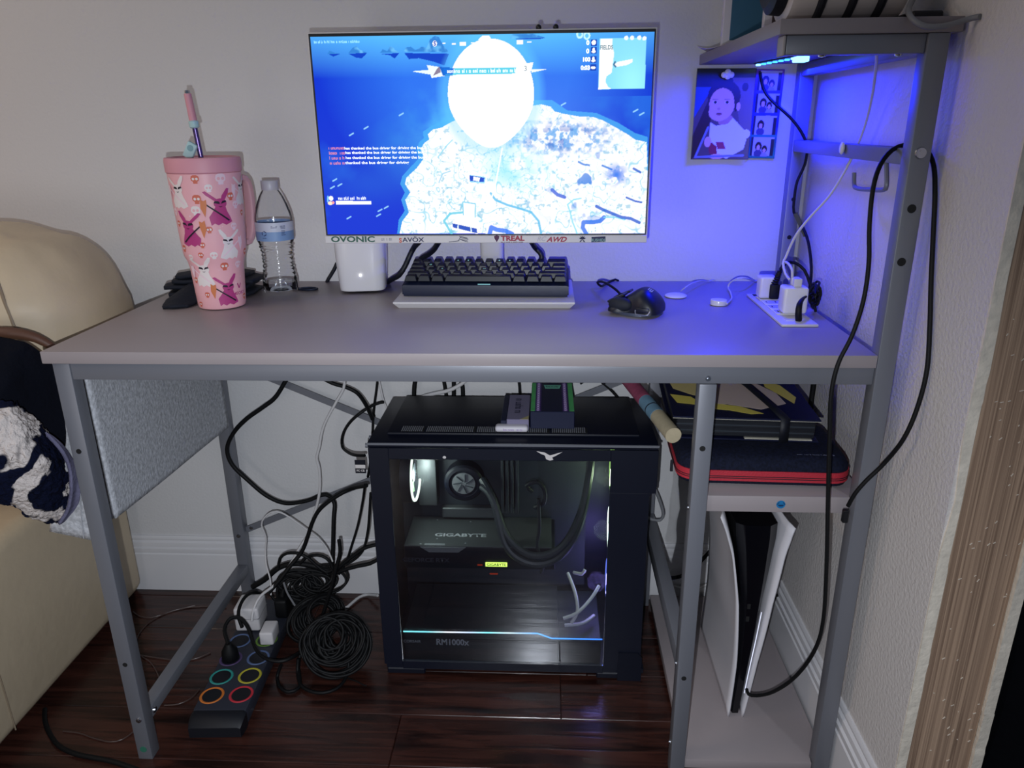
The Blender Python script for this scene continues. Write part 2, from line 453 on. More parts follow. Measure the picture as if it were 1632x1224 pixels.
def skirting(name, a, b, inward):
    """stepped profile swept from a to b along the wall; inward = direction into the room"""
    prof = [(0, 0), (0.014, 0), (0.014, 0.096), (0.0115, 0.0985), (0.0125, 0.101), (0.0125, 0.110), (0.0085, 0.1125), (0.0095, 0.116), (0.0085, 0.124), (0.0045, 0.128), (0.0060, 0.131), (0.0060, 0.1355), (0.0035, 0.140), (0, 0.140)]
    a, b, n = Vector(a), Vector(b), Vector(inward); m = MB()
    R0 = [m.bm.verts.new(a + n * d + Vector((0, 0, h))) for d, h in prof]; R1 = [m.bm.verts.new(b + n * d + Vector((0, 0, h))) for d, h in prof]
    for i in range(len(prof)):
        j = (i + 1) % len(prof); m.bm.faces.new((R0[i], R0[j], R1[j], R1[i]))
    m.bm.faces.new(R0); m.bm.faces.new(list(reversed(R1)))
    struct(name, m, 'baseboard_paint')
skirting('baseboard_back', (-1.7, 0.012, 0.0005), (1.1905, 0.012, 0.0005), (0, -1, 0))
skirting('baseboard_right', (1.205, 0.012, 0.0005), (1.205, -0.645, 0.0005), (-1, 0, 0))
# dark fabric in the opening past the wall's end
P = []
for i in range(46):
    x = 1.335 + i * 0.012
    P.append([Vector((x + .01 * math.sin(j * .5), -0.60 + 0.016 * math.sin(x * 70 + j * .22) + 0.01 * math.sin(j * .7 + x * 20), j * 0.075)) for j in range(22)])
m = MB().grid(P)
cur = solo('hanging_cloth', m, 'black_cloth', 'black fabric hanging in the opening past the bare wood wall end', 'curtain')
_s = cur.modifiers.new('thickness', 'SOLIDIFY'); _s.thickness = 0.004


# ================================================================== desk
mat('laminate', '9a9193', 0.42, spec=0.45, var=(5, 0.05))
mat('laminate_shaded', '847c7f', 0.5, spec=0.4, var=(5, 0.05))  # raised shelf's laminate, its colour darkened to imitate the flash fading upward
mat('laminate_edge', '96908f', 0.5, spec=0.4)
mat('grey_metal', '74767e', 0.42, metal=0.25, spec=0.5)
mat('steel', 'b8bac0', 0.25, metal=1.0)
mat('dark_hole', '08080a', 0.8)
mat('sticker_green', '2f6b58', 0.5)
mat('sticker_blue', '1670a8', 0.5)
mat('sticker_dark', '0b2f57', 0.5)
desk = thing('computer_desk', 'grey metal-framed desk with raised shelf and two side shelves', 'desk', (0.58, -0.25, 0))
T = 0.025
def dpart(name, *b, m='grey_metal', bevel=0.0015, label=None):
    return part(desk, name, MB().box(*b, bevel, 2), m, label)
dpart('tabletop', 0.0, 1.1605, -0.5, 0.0, 0.722, 0.74, m='laminate', bevel=0.0012, label='grey laminate tabletop')
dpart('leg', 0.012, 0.037, -0.497, -0.472, 0.0, 0.7215)
dpart('leg', 0.012, 0.037, -0.028, -0.003, 0.0, 0.7215)
dpart('post', 1.161, 1.186, -0.50, -0.475, 0.0, 1.1345)
dpart('post', 1.161, 1.186, -0.028, -0.003, 0.0, 1.1345)
dpart('leg', 0.927, 0.951, -0.497, -0.473, 0.0, 0.6965)
dpart('leg', 0.927, 0.951, -0.028, -0.004, 0.0, 0.6965)
dpart('rail', 0.0375, 1.1605, -0.496, -0.473, 0.697, 0.7215)
dpart('rail', 0.0375, 1.1605, -0.027, -0.004, 0.697, 0.7215)
dpart('rail', 0.013, 0.036, -0.4715, -0.0285, 0.697, 0.7215)
dpart('rail', 1.162, 1.185, -0.4745, -0.0285, 0.697, 0.7215)
dpart('stretcher', 0.013, 0.036, -0.4715, -0.0285, 0.068, 0.091)
dpart('stretcher', 0.9275, 0.9505, -0.4725, -0.0285, 0.205, 0.238)
dpart('crossbar', 1.162, 1.185, -0.4745, -0.0285, 0.985, 1.005, label='horizontal bar of the raised shelf')
dpart('hutch_rail', 0.998, 1.1605, -0.496, -0.473, 1.113, 1.1345)
dpart('hutch_rail', 1.162, 1.185, -0.4745, -0.0285, 1.113, 1.1345)
dpart('end_cap', 0.994, 0.9975, -0.497, -0.472, 1.112, 1.1345, m='laminate_edge')
dpart('raised_shelf', 0.988, 1.199, -0.50, 0.002, 1.135, 1.152, m='laminate_shaded', bevel=0.001, label='grey laminate board of the raised shelf')
for _y0, _z0, _z1 in ((-0.482, 0.492, 0.518), (-0.492, 0.012, 0.030)):
    part(desk, 'shelf', MB().prism([(0.9515, _y0), (1.1605, _y0), (1.1605, -0.474), (1.186, -0.474), (1.186, -0.029), (0.9515, -0.029)], Matrix(), _z0, _z1, 0.0008), 'laminate')
# crossed flat braces at the back
for a, b in (((0.037, -0.012, 0.172), (0.927, -0.012, 0.56)), ((0.037, -0.006, 0.576), (0.927, -0.006, 0.185))):
    part(desk, 'brace', MB().bar(a, b, 0.004, 0.014, (0, 0, 1)), 'grey_metal')
def bolt(p, ax=(0, -1, 0), r=0.0055, m='steel'):
    p = Vector(p); a = Vector(ax)
    b = part(desk, 'bolt', MB().cyl(p, p + a * .002, r, r * .85, 12).cyl(p + a * .002, p + a * .0025, r * .45, r * .45, 6), m)
def hole(p, ax=(0, -1, 0), r=0.004):
    p = Vector(p); a = Vector(ax); part(desk, 'screw_hole', MB().cyl(p, p + a * .0006, r, r, 12), 'dark_hole')
hole((0.024, -0.497, 0.585)); hole((0.024, -0.497, 0.20)); bolt((0.027, -0.497, 0.085), r=.005); bolt((0.037, -0.465, 0.079), (1, 0, 0), .006)
bolt((0.012, -0.485, 0.085), (-1, 0, 0), .004); bolt((0.037, -0.465, 0.706), (1, 0, 0), .004)
part(desk, 'sticker', MB().cyl((0.024, -0.497, 0.022), (0.024, -0.4975, 0.022), .006, .006, 16), 'sticker_green', 'small green dot sticker')
bolt((1.173,-0.5,1), r=.0075)
for px, py in (): pass
hole((1.173,-0.5,0.933), r=.0055); hole((1.171,-0.5,0.866), r=.0055)
hole((0.938, -0.497, 0.60), r=.0042); bolt((0.938, -0.497, 0.705), r=.004); hole((0.938, -0.497, 0.20), r=.004)
bolt((0.927, -0.485, 0.50), (-1, 0, 0), .004); bolt((0.927, -0.485, 0.22), (-1, 0, 0), .004); bolt((0.927, -0.485, 0.06), (-1, 0, 0), .0035)
bolt((1.045, -0.485, 1.113), (0, 0, -1), .005); bolt((1.135, -0.485, 1.113), (0, 0, -1), .005)
hole((1.1735, -0.028, 0.90), r=.004); hole((1.1735, -0.028, 0.83), r=.004)
bolt((0.05, -0.014, 0.178), r=.0045); bolt((0.0245, -0.028, 0.165), r=.005)
st = part(desk, 'sticker', MB().cyl((1.062, -0.482, 0.505), (1.062, -0.4826, 0.505), .0065, .0065, 20), 'sticker_blue', 'round blue sticker on the shelf edge')
lettering(st, '\u2194', 0.012, (1.062, -0.4829, 0.505), 'sticker_dark')

# hook hanging from the bar of the raised shelf
solo('hook', MB().tube([(1.174,-0.4,0.995),(1.174,-0.405,0.982),(1.174,-0.415,0.954),(1.174,-0.403,0.948),(1.174,-0.361,0.945),(1.174,-0.323,0.943),(1.174,-0.305,0.946),(1.174,-0.298,0.964)], 0.0032, 8, step=.004), 'grey_metal', 'grey metal hook hanging from the raised shelf bar', 'hook')

# felt bag hung on the left end of the desk
mat('felt', 'c8cad0', 0.95, spec=0.1, var=(150, 0.35), bump=(260, 0.5, 0.003))
mat('felt_seam', 'a6a8ae', 0.9)
bag = thing('side_bag', 'grey felt storage bag hanging on the desk end beside the sofa', 'bag', (0.0, -0.25, 0.43))
P = loft([[(0.040, -0.470, 0.70), (0.0395, -0.469, 0.62), (0.040, -0.468, 0.54), (0.0395, -0.467, 0.456)],
          [(0.0395, -0.32, 0.70), (0.041, -0.32, 0.62), (0.0395, -0.32, 0.53), (0.040, -0.32, 0.447)],
          [(0.040, -0.18, 0.70), (0.039, -0.18, 0.61), (0.040, -0.18, 0.53), (0.0395, -0.18, 0.440)],
          [(0.040, -0.03, 0.70), (0.040, -0.03, 0.61), (0.0395, -0.03, 0.52), (0.040, -0.03, 0.432)]], 24, 20)
o = part(bag, 'inner_panel', MB().grid(P), 'felt'); o.modifiers.new('t', 'SOLIDIFY').thickness = 0.003
P = loft([[(0.006, -0.44, 0.715), (0.002, -0.44, 0.60), (-0.008, -0.44, 0.50), (-0.012, -0.44, 0.415)],
          [(0.006, -0.32, 0.715), (0.0, -0.32, 0.60), (-0.016, -0.32, 0.50), (-0.022, -0.32, 0.415)],
          [(0.006, -0.18, 0.715), (0.0, -0.18, 0.60), (-0.016, -0.18, 0.50), (-0.022, -0.18, 0.415)],
          [(0.006, -0.03, 0.715), (0.002, -0.03, 0.60), (-0.008, -0.03, 0.50), (-0.012, -0.03, 0.415)]], 24, 20)
o = part(bag, 'outer_panel', MB().grid(P), 'felt'); o.modifiers.new('t', 'SOLIDIFY').thickness = 0.003
P = loft([[(-0.012, -0.462, 0.712), (-0.014, -0.462, 0.60), (-0.045, -0.462, 0.52), (-0.078, -0.462, 0.428)], [(0.009, -0.462, 0.715), (0.009, -0.462, 0.60), (0.009, -0.462, 0.50), (0.009, -0.462, 0.408)]], 12, 16)
o = part(bag, 'pocket_side', MB().grid(P), 'felt'); o.modifiers.new('t', 'SOLIDIFY').thickness = 0.003
part(bag, 'seam', MB().tube([(-0.006, -0.4645, 0.52), (-0.016, -0.4645, 0.47), (-0.022, -0.4645, 0.418)], .0009, 6), 'felt_seam')


# ================================================================== monitor
mat('white_plastic', 'cfccce', 0.4, spec=0.4)
mat('white_gloss', 'dcdade', 0.22, spec=0.5)
mat('black_plastic', '0d0f14', 0.45, spec=0.45)
mat('black_matte', '0a0c12', 0.7, spec=0.3)
mat('black_rubber', '06070a', 0.6, spec=0.28)
mat('white_rubber', 'c9c7c8', 0.45, spec=0.4)
mat('grey_rubber', '77787c', 0.5, spec=0.4)
mat('ink_green', '2f5d50', 0.6); mat('ink_navy', '161c4a', 0.6); mat('ink_red', '9c2c48', 0.6); mat('ink_orange', 'c8604e', 0.6)
mat('ink_grey', '8d8da0', 0.6); mat('ink_plum', '4c1c48', 0.6); mat('ink_mint', '8fb4b0', 0.6); mat('ink_palegrey', 'b4b2bc', 0.6)
attr_mat('screen_light', 0.35, emit=1.1); MATS['screen_light'].node_tree.nodes['Principled BSDF'].inputs['Specular IOR Level'].default_value = 0.12
emis('text_light_white', 'f4fbff', 1.5); emis('text_light_pink', 'ff9a9a', 1.0); emis('text_light_cyan', 'a8f0ff', 1.2); emis('text_light_blue', '0a3cc8', 0.9); emis('text_light_grey', '86a8b8', 0.7)

mon = thing('monitor', 'white computer monitor showing a blue game scene', 'monitor', (0.6095, -0.11, 0.752))
X0, X1, Z0, Z1, YS = 0.3335, 0.8845, 0.8465, 1.1775, -0.2
part(mon, 'housing', MB().box(X0, X1, -0.198, -0.176, Z0, Z1, 0.002, 2), 'white_plastic', 'thin white back shell')
part(mon, 'bezel', MB().box(X0 + .003, X1 - .003, -0.2003, -0.1985, 0.8595, Z1 - .0025, 0.0006, 1), 'black_plastic', 'narrow black screen edge')
part(mon, 'chin', MB().box(X0 + .001, X1 - .001, -0.2022, -0.1985, Z0, 0.8590, 0.0009, 1), 'white_plastic', 'white lower strip covered in stickers')
part(mon, 'column', MB().box(0.5905, 0.6335, -0.085, -0.062, 0.7525, 0.93, 0.008, 3), 'white_plastic')
part(mon, 'mount', MB().box(0.53, 0.69, -0.1755, -0.135, 0.93, 1.09, 0.012, 3).box(0.585, 0.64, -0.135, -0.06, 0.95, 1.06, 0.008, 2), 'white_plastic')
for px in (858, 886):
    p = (0.7,-0.188,1.184) if px == 858 else (0.727,-0.188,1.183)
    part(mon, 'knob', MB().ell((p[0], -0.188, Z1 + .003), (.0045, .0045, .0045), 12), 'black_plastic')
# stand plate that the keyboard rests on
sb = MB(); c = [(0.4535, -0.2400), (0.763, -0.2400), (0.763, -0.045), (0.4535, -0.045)]
lo = [sb.bm.verts.new((x + (.008 if x < .6 else -.008), yy + (.008 if yy < -.1 else -.008), 0.7402)) for x, yy in c]
mi = [sb.bm.verts.new((x, yy, 0.7495)) for x, yy in c]; hi = [sb.bm.verts.new((x, yy, 0.7522)) for x, yy in c]
for a, b in ((lo, mi), (mi, hi)):
    for i in range(4): sb.bm.faces.new((a[i], a[(i + 1) % 4], b[(i + 1) % 4], b[i]))
sb.bm.faces.new(hi); sb.bm.faces.new(list(reversed(lo)))
part(mon, 'stand_plate', sb, 'white_plastic', 'flat white stand plate under the keyboard')

# ---- the picture on the screen (coordinates 0..1 from the upper left)
SW, SH = 0.54, 0.309
cv = Canvas(700, 400)
U, V = cv.U, cv.V
def mixc(a, b, t):
    t = np.clip(t, 0, 1)[..., None]; return np.asarray(a) * (1 - t) + np.asarray(b) * t
deep = (0.0, 0.03, 0.62); mid = (0.02, 0.16, 0.83); sky = (0.10, 0.52, 1.0)
d0 = np.sqrt(((U - .52) / .33) ** 2 + ((V - .12) / .52) ** 2)
cv.a[:] = mixc(mid, deep, (d0 - .75) / .8)
cv.a = mixc(cv.a, sky, (0.20 - V) / 0.22 * np.clip(1.25 - abs(U - .45) * 1.1, .1, 1))
d1 = np.sqrt(((U - .40) / .25) ** 2 + ((V - .55) / .22) ** 2)
n1 = cv.noise(5, 3, 5)
cv.a = mixc(cv.a, (0.05, 0.45, 0.85), np.clip(1.1 - d1, 0, 1) * (n1 * 1.6 - .35))
cv.a = mixc(cv.a, (0.02, 0.20, 0.80), np.clip((n1 - .55) * 2.2, 0, .5) * (V > .3))
cv.a = mixc(cv.a, (0.10, 0.60, 0.92), np.exp(-(((U - .39) / .10) ** 2 + ((V - .47) / .16) ** 2)) * np.clip(cv.noise(9, 61, 5) * 2 - .5, 0, 1))
cv.a = mixc(cv.a, (0.01, 0.10, 0.66), np.exp(-(((U - .16) / .14) ** 2 + ((V - .72) / .10) ** 2)) * .6)
# lighter haze streaks right of the ball
n2 = cv.noise(4, 8, 5)
st_ = cv.noise(3, 21, 4)
cv.a = mixc(cv.a, (0.12, 0.30, 0.86), np.clip((n2 - .45) * 2.5, 0, .55) * np.exp(-((V - .46 - .2 * (U - .68)) / .09) ** 2) * (U > .6))
def far_isle(top, base, c1=(0.03, 0.22, 0.66), c2=(0.0, 0.05, 0.55)):
    cv.poly(top, c1); cv.poly(base, c2)
    m = cv.polymask(top) * np.clip((cv.noise(60, 5, 2) - .5) * 4, 0, 1); cv.put(m, (0.16, 0.55, 0.95), .8)
ISL_ = 1
far_isle([(0.0472,0.0825),(0.0546,0.0663),(0.0676,0.0761),(0.0861,0.0825)], [(0.0509,0.0825),(0.0861,0.0825),(0.0639,0.0955)])
far_isle([(0.1102,0.0793),(0.1231,0.0566),(0.1343,0.0469),(0.1435,0.0631),(0.1565,0.0728),(0.1657,0.0793)], [(0.1102,0.0825),(0.1657,0.0793),(0.1491,0.1052),(0.1324,0.1019)])
far_isle([(0.2046,0.0793),(0.2120,0.0631),(0.2250,0.0728),(0.2343,0.0502),(0.2435,0.0566),(0.2491,0.0696),(0.2602,0.0793)], [(0.2065,0.0858),(0.2602,0.0825),(0.2454,0.1084),(0.2324,0.0922)])
far_isle([(0.2750,0.0761),(0.2806,0.0566),(0.2954,0.0534),(0.3083,0.0696),(0.3269,0.0534),(0.3417,0.0599),(0.3528,0.0178),(0.3676,0.0049),(0.3787,0.0113),(0.3898,0.0469),(0.4065,0.0825)], [(0.2750,0.0825),(0.4065,0.0890),(0.3917,0.1440),(0.3583,0.1246),(0.3176,0.1084),(0.2880,0.1117)])
far_isle([(0.5843,0.0243),(0.5917,0.0016),(0.6491,0.0016),(0.6750,0.0146),(0.6861,0.0210)], [(0.5843,0.0243),(0.6861,0.0210),(0.6713,0.0275),(0.6157,0.0275)])
# island
isl = [(0.2306,0.9951),(0.2417,0.9272),(0.2639,0.8819),(0.2546,0.8139),(0.2713,0.7751),(0.2565,0.7298),(0.2620,0.6974),(0.2954,0.6489),(0.3194,0.5971),(0.3102,0.5518),(0.3213,0.5227),(0.3380,0.5032),(0.3343,0.4773),(0.3491,0.4547),(0.3769,0.4450),(0.4009,0.4223),(0.4269,0.4029),(0.6528,0.3414),(0.6750,0.3350),(0.7046,0.3479),(0.7157,0.3706),(0.7454,0.3835),(0.7880,0.3964),(0.8306,0.3997),(0.8583,0.4159),(0.9009,0.4547),(0.9343,0.4871),(0.9565,0.5129),(0.9917,0.5259),(1.0120,0.9984)]
mi_ = cv.polymask(isl); edge = cv.polymask([(0.2231,0.9951),(0.2306,0.9207),(0.2509,0.8722),(0.2417,0.8139),(0.2546,0.7751),(0.2417,0.7298),(0.2491,0.6909),(0.2787,0.6392),(0.3046,0.5971),(0.2972,0.5583),(0.3065,0.5162),(0.3213,0.4968),(0.3194,0.4644),(0.3472,0.4353),(0.3898,0.4029),(0.6528,0.3155),(0.7083,0.3155),(0.7546,0.3673),(0.8398,0.3803),(0.9046,0.4288),(0.9565,0.4806),(0.9935,0.5000),(1.0157,0.9984)])
cv.put(edge, (0.06, 0.42, 0.88), .7)
cv.put(mi_, (1.0, 1.0, 1.0))
nA, nB, nC, nD = cv.noise(34, 11, 4), cv.noise(90, 12, 3), cv.noise(12, 13, 4), cv.noise(60, 14, 2)
ridge = np.exp(-((nA - .5) / .012) ** 2)
cv.put(mi_ * ridge * np.clip((nC - .40) * 6, 0, 1), (0.20, 0.66, 0.82), .75)
cv.put(mi_ * np.exp(-((cv.noise(26, 51, 2) - .5) / .022) ** 2) * np.clip((cv.noise(7, 52, 3) - .36) * 6, 0, 1), (0.20, 0.62, 0.80), .8)
cv.put(mi_ * np.exp(-((cv.noise(40, 53, 2) - .52) / .025) ** 2) * np.clip((cv.noise(9, 54, 3) - .44) * 6, 0, 1), (0.28, 0.66, 0.80), .75)
cv.put(mi_ * np.clip((nB - .66) * 12, 0, 1), (0.12, 0.46, 0.66), .6)
wood_ = np.exp(-(((U - .735) / .17) ** 2 + ((V - .50) / .085) ** 2) * 1.0)
cv.put(mi_ * np.clip(wood_ * 1.6 - .2, 0, 1) * np.clip((nB - .42) * 6, 0, 1), (0.10, 0.36, 0.78), .85)
cv.put(mi_ * np.clip(wood_ * 1.5 - .4, 0, 1) * np.clip((nD - .52) * 7, 0, 1), (0.02, 0.10, 0.52), .7)
mid_ = np.exp(-(((U - .60) / .10) ** 2 + ((V - .66) / .10) ** 2))
cv.put(mi_ * np.clip(mid_ * 1.4 - .15, 0, 1) * np.clip((nC - .35) * 4, 0, 1), (0.16, 0.72, 0.90), .65)
sh_ = np.exp(-(((U - .83) / .14) ** 2 + ((V - .74) / .2) ** 2)) * mi_
cv.put(sh_ * np.clip((cv.noise(26, 31, 3) - .63) * 14, 0, 1), (0.01, 0.20, 0.72), .9)
for pts, wd, co in (([(0.6769,0.9984),(0.6694,0.9304),(0.6454,0.8819),(0.6102,0.8625),(0.5713,0.8430),(0.5361,0.8172),(0.5213,0.7816)], .006, (0.10, 0.50, 0.80)), ([(0.7898,0.9984),(0.7750,0.9369),(0.7657,0.8786),(0.7583,0.8430),(0.7769,0.8172),(0.7991,0.8107)], .004, (0.25, 0.70, 0.85)),
                    ([(0.8176,0.9984),(0.8065,0.9660),(0.8083,0.9369),(0.8398,0.9369),(0.8602,0.9304),(0.8713,0.9110)], .011, (0.01, 0.16, 0.80)), ([(0.8713,0.9110),(0.9065,0.9110),(0.9361,0.9239)], .004, (0.2, 0.66, 0.86)),
                    ([(0.8472,0.8528),(0.8694,0.8722),(0.8972,0.8916),(0.9250,0.9110),(0.9528,0.9175),(0.9806,0.9401)], .008, (0.0, 0.10, 0.62)), ([(0.7898,0.6230),(0.8046,0.6359),(0.8213,0.6392)], .005, (0.02, 0.2, 0.7)), ([(0.8620,0.6424),(0.8898,0.6618)], .005, (0.02, 0.2, 0.7)),
                    ([(0.5157,0.9984),(0.5213,0.9628),(0.5380,0.9757),(0.5657,0.9822),(0.5861,0.9984)], .012, (0.0, 0.16, 0.85)), ([(0.7102,0.7654),(0.7269,0.7913),(0.7491,0.8042)], .009, (0.02, 0.10, 0.66)), ([(0.9565,0.6586),(0.9769,0.6780)], .006, (0.0, 0.1, 0.6)), ([(0.9380,0.8074),(0.9657,0.8269),(0.9843,0.8333)], .005, (0.0, 0.1, 0.6)),
                    ([(0.3620,0.7233),(0.3750,0.6780),(0.3991,0.6650)], .003, (0.3, 0.6, 0.8)), ([(0.3954,0.9951),(0.3731,0.9272),(0.3935,0.8883),(0.4343,0.8819)], .006, (0.12, 0.60, 0.78)), ([(0.3620,0.5939),(0.3898,0.5356),(0.4102,0.5032)], .003, (0.3, 0.7, 0.85))):
    cv.line(pts, wd, co, .9)
cv.put(mi_ * np.exp(-(((U - .905) / .03) ** 2 + ((V - .69) / .05) ** 2)) * np.clip((nD - .4) * 6, 0, 1), (0.0, 0.16, 0.8), .95)
# small craft under the ball
cv.poly([(0.4565,0.6845),(0.5065,0.6974),(0.5028,0.7298),(0.4565,0.7233)], (0.30, 0.70, 0.95)); cv.poly([(0.4565,0.6877),(0.5028,0.7006),(0.5009,0.7233),(0.4583,0.7168)], (0.0, 0.06, 0.55)); cv.poly([(0.4694,0.6942),(0.4898,0.7006),(0.4861,0.7201),(0.4676,0.7136)], (1, 1, 1))
cv.poly([(0.4343,0.8269),(0.4731,0.8366),(0.4713,0.9078),(0.4880,0.9434),(0.4787,0.9984),(0.3972,0.9757),(0.4009,0.9272),(0.4343,0.8948)], (1, 1, 1))
cv.line([(0.4343,0.8948),(0.4343,0.8269),(0.4731,0.8366),(0.4713,0.9078)], .003, (0.2, 0.6, 0.8)); cv.poly([(0.3991,0.9401),(0.4750,0.9693),(0.4769,0.9951),(0.4009,0.9628)], (0.02, 0.08, 0.50)); cv.poly([(0.4157,0.9466),(0.4194,0.9466),(0.4176,0.9725),(0.4139,0.9693)], (.8, .95, 1)); cv.poly([(0.4546,0.9595),(0.4583,0.9595),(0.4602,0.9887),(0.4565,0.9854)], (.8, .95, 1))
# ball
cx, cy = [(0.5269,0.2832)][0]; (lx, _), (_, ty) = [(0.3991,0.2799),(0.5287,0.0210)]
cv.ell(cx, cy, (cx - lx) * 1.10, (cy - ty) * 1.08, (0.12, 0.60, 1.0), .45, soft=.18)
th = np.linspace(0, 2 * PI, 80)
by = [(0.5231,0.5485)][0][1]
cv.poly([(cx + (cx - lx) * math.sin(t) * (1.0 if math.cos(t) > -.2 else 1 - .25 * ((-math.cos(t) - .2) / .8) ** 1.6), cy - ((cy - ty) if math.cos(t) > 0 else (by - cy)) * math.cos(t)) for t in th], (1.0, 1.0, 1.0))
cv.poly([(0.4917,0.0275),(0.5046,0.0081),(0.5250,0.0081),(0.5324,0.0275)], (1, 1, 1))
cv.line([(0.4102,0.4806),(0.4046,0.7557)], .002, (.9, .97, 1)); cv.line([(0.5583,0.5518),(0.5380,0.7233),(0.5157,0.8560)], .004, (.9, .97, 1))
# banner over the ball
cv.poly([(0.3398,0.1408),(0.3880,0.1537),(0.3972,0.1926),(0.3528,0.2023)], (0.85, 0.95, 1)); cv.poly([(0.2935,0.1699),(0.3454,0.1634),(0.3491,0.1861)], (.8, .95, 1)); cv.poly([(0.3769,0.1505),(0.4065,0.1537),(0.4157,0.1926),(0.3861,0.1926)], (0.0, 0.12, 0.60))
cv.poly([(0.3880,0.1570),(0.6028,0.1570),(0.5991,0.1861),(0.3898,0.1893)], (0.10, 0.62, 0.80)); cv.poly([(0.3880,0.1570),(0.4213,0.1570),(0.4157,0.1861),(0.3898,0.1893)], (0.0, 0.15, 0.70))
cv.poly([(0.6028,0.1440),(0.6528,0.1343),(0.6472,0.1699),(0.6380,0.1893),(0.6009,0.1893)], (1, 1, 1)); cv.poly([(0.6454,0.1667),(0.6954,0.1667),(0.6676,0.1764),(0.6472,0.1828)], (.85, .95, 1)); cv.poly([(0.3676,0.1634),(0.3769,0.1472),(0.3806,0.1764),(0.3565,0.1926)], (.25, .2, .3))
# compass ticks, health bars, panels
for a, b in (((692, 65), (698, 73)), ((705, 69), (710, 71)), ((721, 69), (726, 71)), ((732, 67), (743, 73)), ((750, 68), (757, 70)), ((811, 66), (817, 70)), ((823, 64), (834, 71)), ((840, 65), (847, 68))): pass
for x0, y0, x1, y1 in (((0.549,-0.2,1.159)[0], (0.549,-0.2,1.159)[2], (0.554,-0.2,1.157)[0], (0.554,-0.2,1.157)[2]), ((0.564,-0.2,1.158)[0], (0.564,-0.2,1.158)[2], (0.57,-0.2,1.156)[0], (0.57,-0.2,1.156)[2]), ((0.576,-0.2,1.16)[0], (0.576,-0.2,1.16)[2], (0.586,-0.2,1.154)[0], (0.586,-0.2,1.154)[2]), ((0.594,-0.2,1.159)[0], (0.594,-0.2,1.159)[2], (0.6,-0.2,1.157)[0], (0.6,-0.2,1.157)[2]), ((0.666,-0.2,1.161)[0], (0.666,-0.2,1.161)[2], (0.676,-0.2,1.155)[0], (0.676,-0.2,1.155)[2]), ((0.682,-0.2,1.159)[0], (0.682,-0.2,1.159)[2], (0.689,-0.2,1.157)[0], (0.689,-0.2,1.157)[2])):
    cv.rect((x0 - .3395) / SW, (1.1705 - y0) / SH, (x1 - .3395) / SW, (1.1705 - y1) / SH, (1, 1, 1))
p = [(0.3657,0.0405)][0]; cv.ell(p[0], p[1], .0065, .014, (1, 1, 1))
cv.poly([(0.0361,0.8172),(0.1472,0.8204),(0.1472,0.8366),(0.0361,0.8366)], (.95, 1, 1)); p = [(0.0213,0.8042)][0]; cv.ell(p[0], p[1], .007, .013, (.95, 1, 1)); p = [(0.0176,0.8301)][0]; cv.ell(p[0], p[1], .008, .010, (.95, .8, .6)); p = [(0.0269,0.8269)][0]; cv.ell(p[0], p[1], .004, .008, (1, .35, .35))
cv.line([(0.0120,0.7945),(0.0102,0.8204)], .004, (.2, .6, 1))
# minimap
mm = [(0.8435,0.0275),(0.9769,0.0275),(0.9787,0.2638),(0.8435,0.2670)]; cv.poly(mm, (0.24, 0.70, 0.95)); cv.put(cv.polymask(mm) * np.exp(-(((U - .94) / .05) ** 2 + ((V - .25) / .14) ** 2)), (0.36, 0.92, 1.0), .8)
cv.poly([(0.8454,0.0307),(0.8806,0.0307),(0.8806,0.0663),(0.8861,0.0955),(0.8843,0.1311),(0.8824,0.1634),(0.8806,0.1893),(0.8657,0.2055),(0.8639,0.2314),(0.8713,0.2540),(0.8806,0.2638),(0.8435,0.2670)], (1, 1, 1)); cv.poly([(0.8843,0.1537),(0.8972,0.1375),(0.9194,0.1311),(0.9398,0.1246),(0.9398,0.1408),(0.9231,0.1537),(0.8972,0.1602)], (1, 1, 1)); cv.line([(0.8898,0.1375),(0.8861,0.1505),(0.8917,0.1602)], .004, (.05, .15, .3))
for a, sh in (([(0.8269,0.0469)][0], 0), ([(0.8269,0.0825)][0], 1), ([(0.8269,0.1246)][0], 1), ([(0.8269,0.1634)][0], 2)):
    cv.rect(a[0] - .009, a[1] - .015, a[0] + .009, a[1] + .015, (0.0, 0.05, 0.45))
    if sh == 0: cv.ell(a[0], a[1], .0065, .0115, (1, 1, 1))
    elif sh == 1: cv.ell(a[0], a[1] - .005, .0035, .007, (1, 1, 1)); cv.ell(a[0], a[1] + .006, .0065, .006, (1, 1, 1))
    else: cv.ell(a[0], a[1], .007, .0065, (1, 1, 1))
for p in [(0.7861,0.0081),(0.8065,0.0146)]:
    cv.ell(p[0], p[1], .010, .020, (.55, .92, 1)); cv.ell(p[0], p[1], .005, .010, (.12, .55, .9))
for q, p in enumerate([(0.9194,0.0275),(0.9361,0.0275),(0.9565,0.0275),(0.9713,0.0307)]): cv.ell(p[0], p[1], .006, .010, (.9, 1, 1))
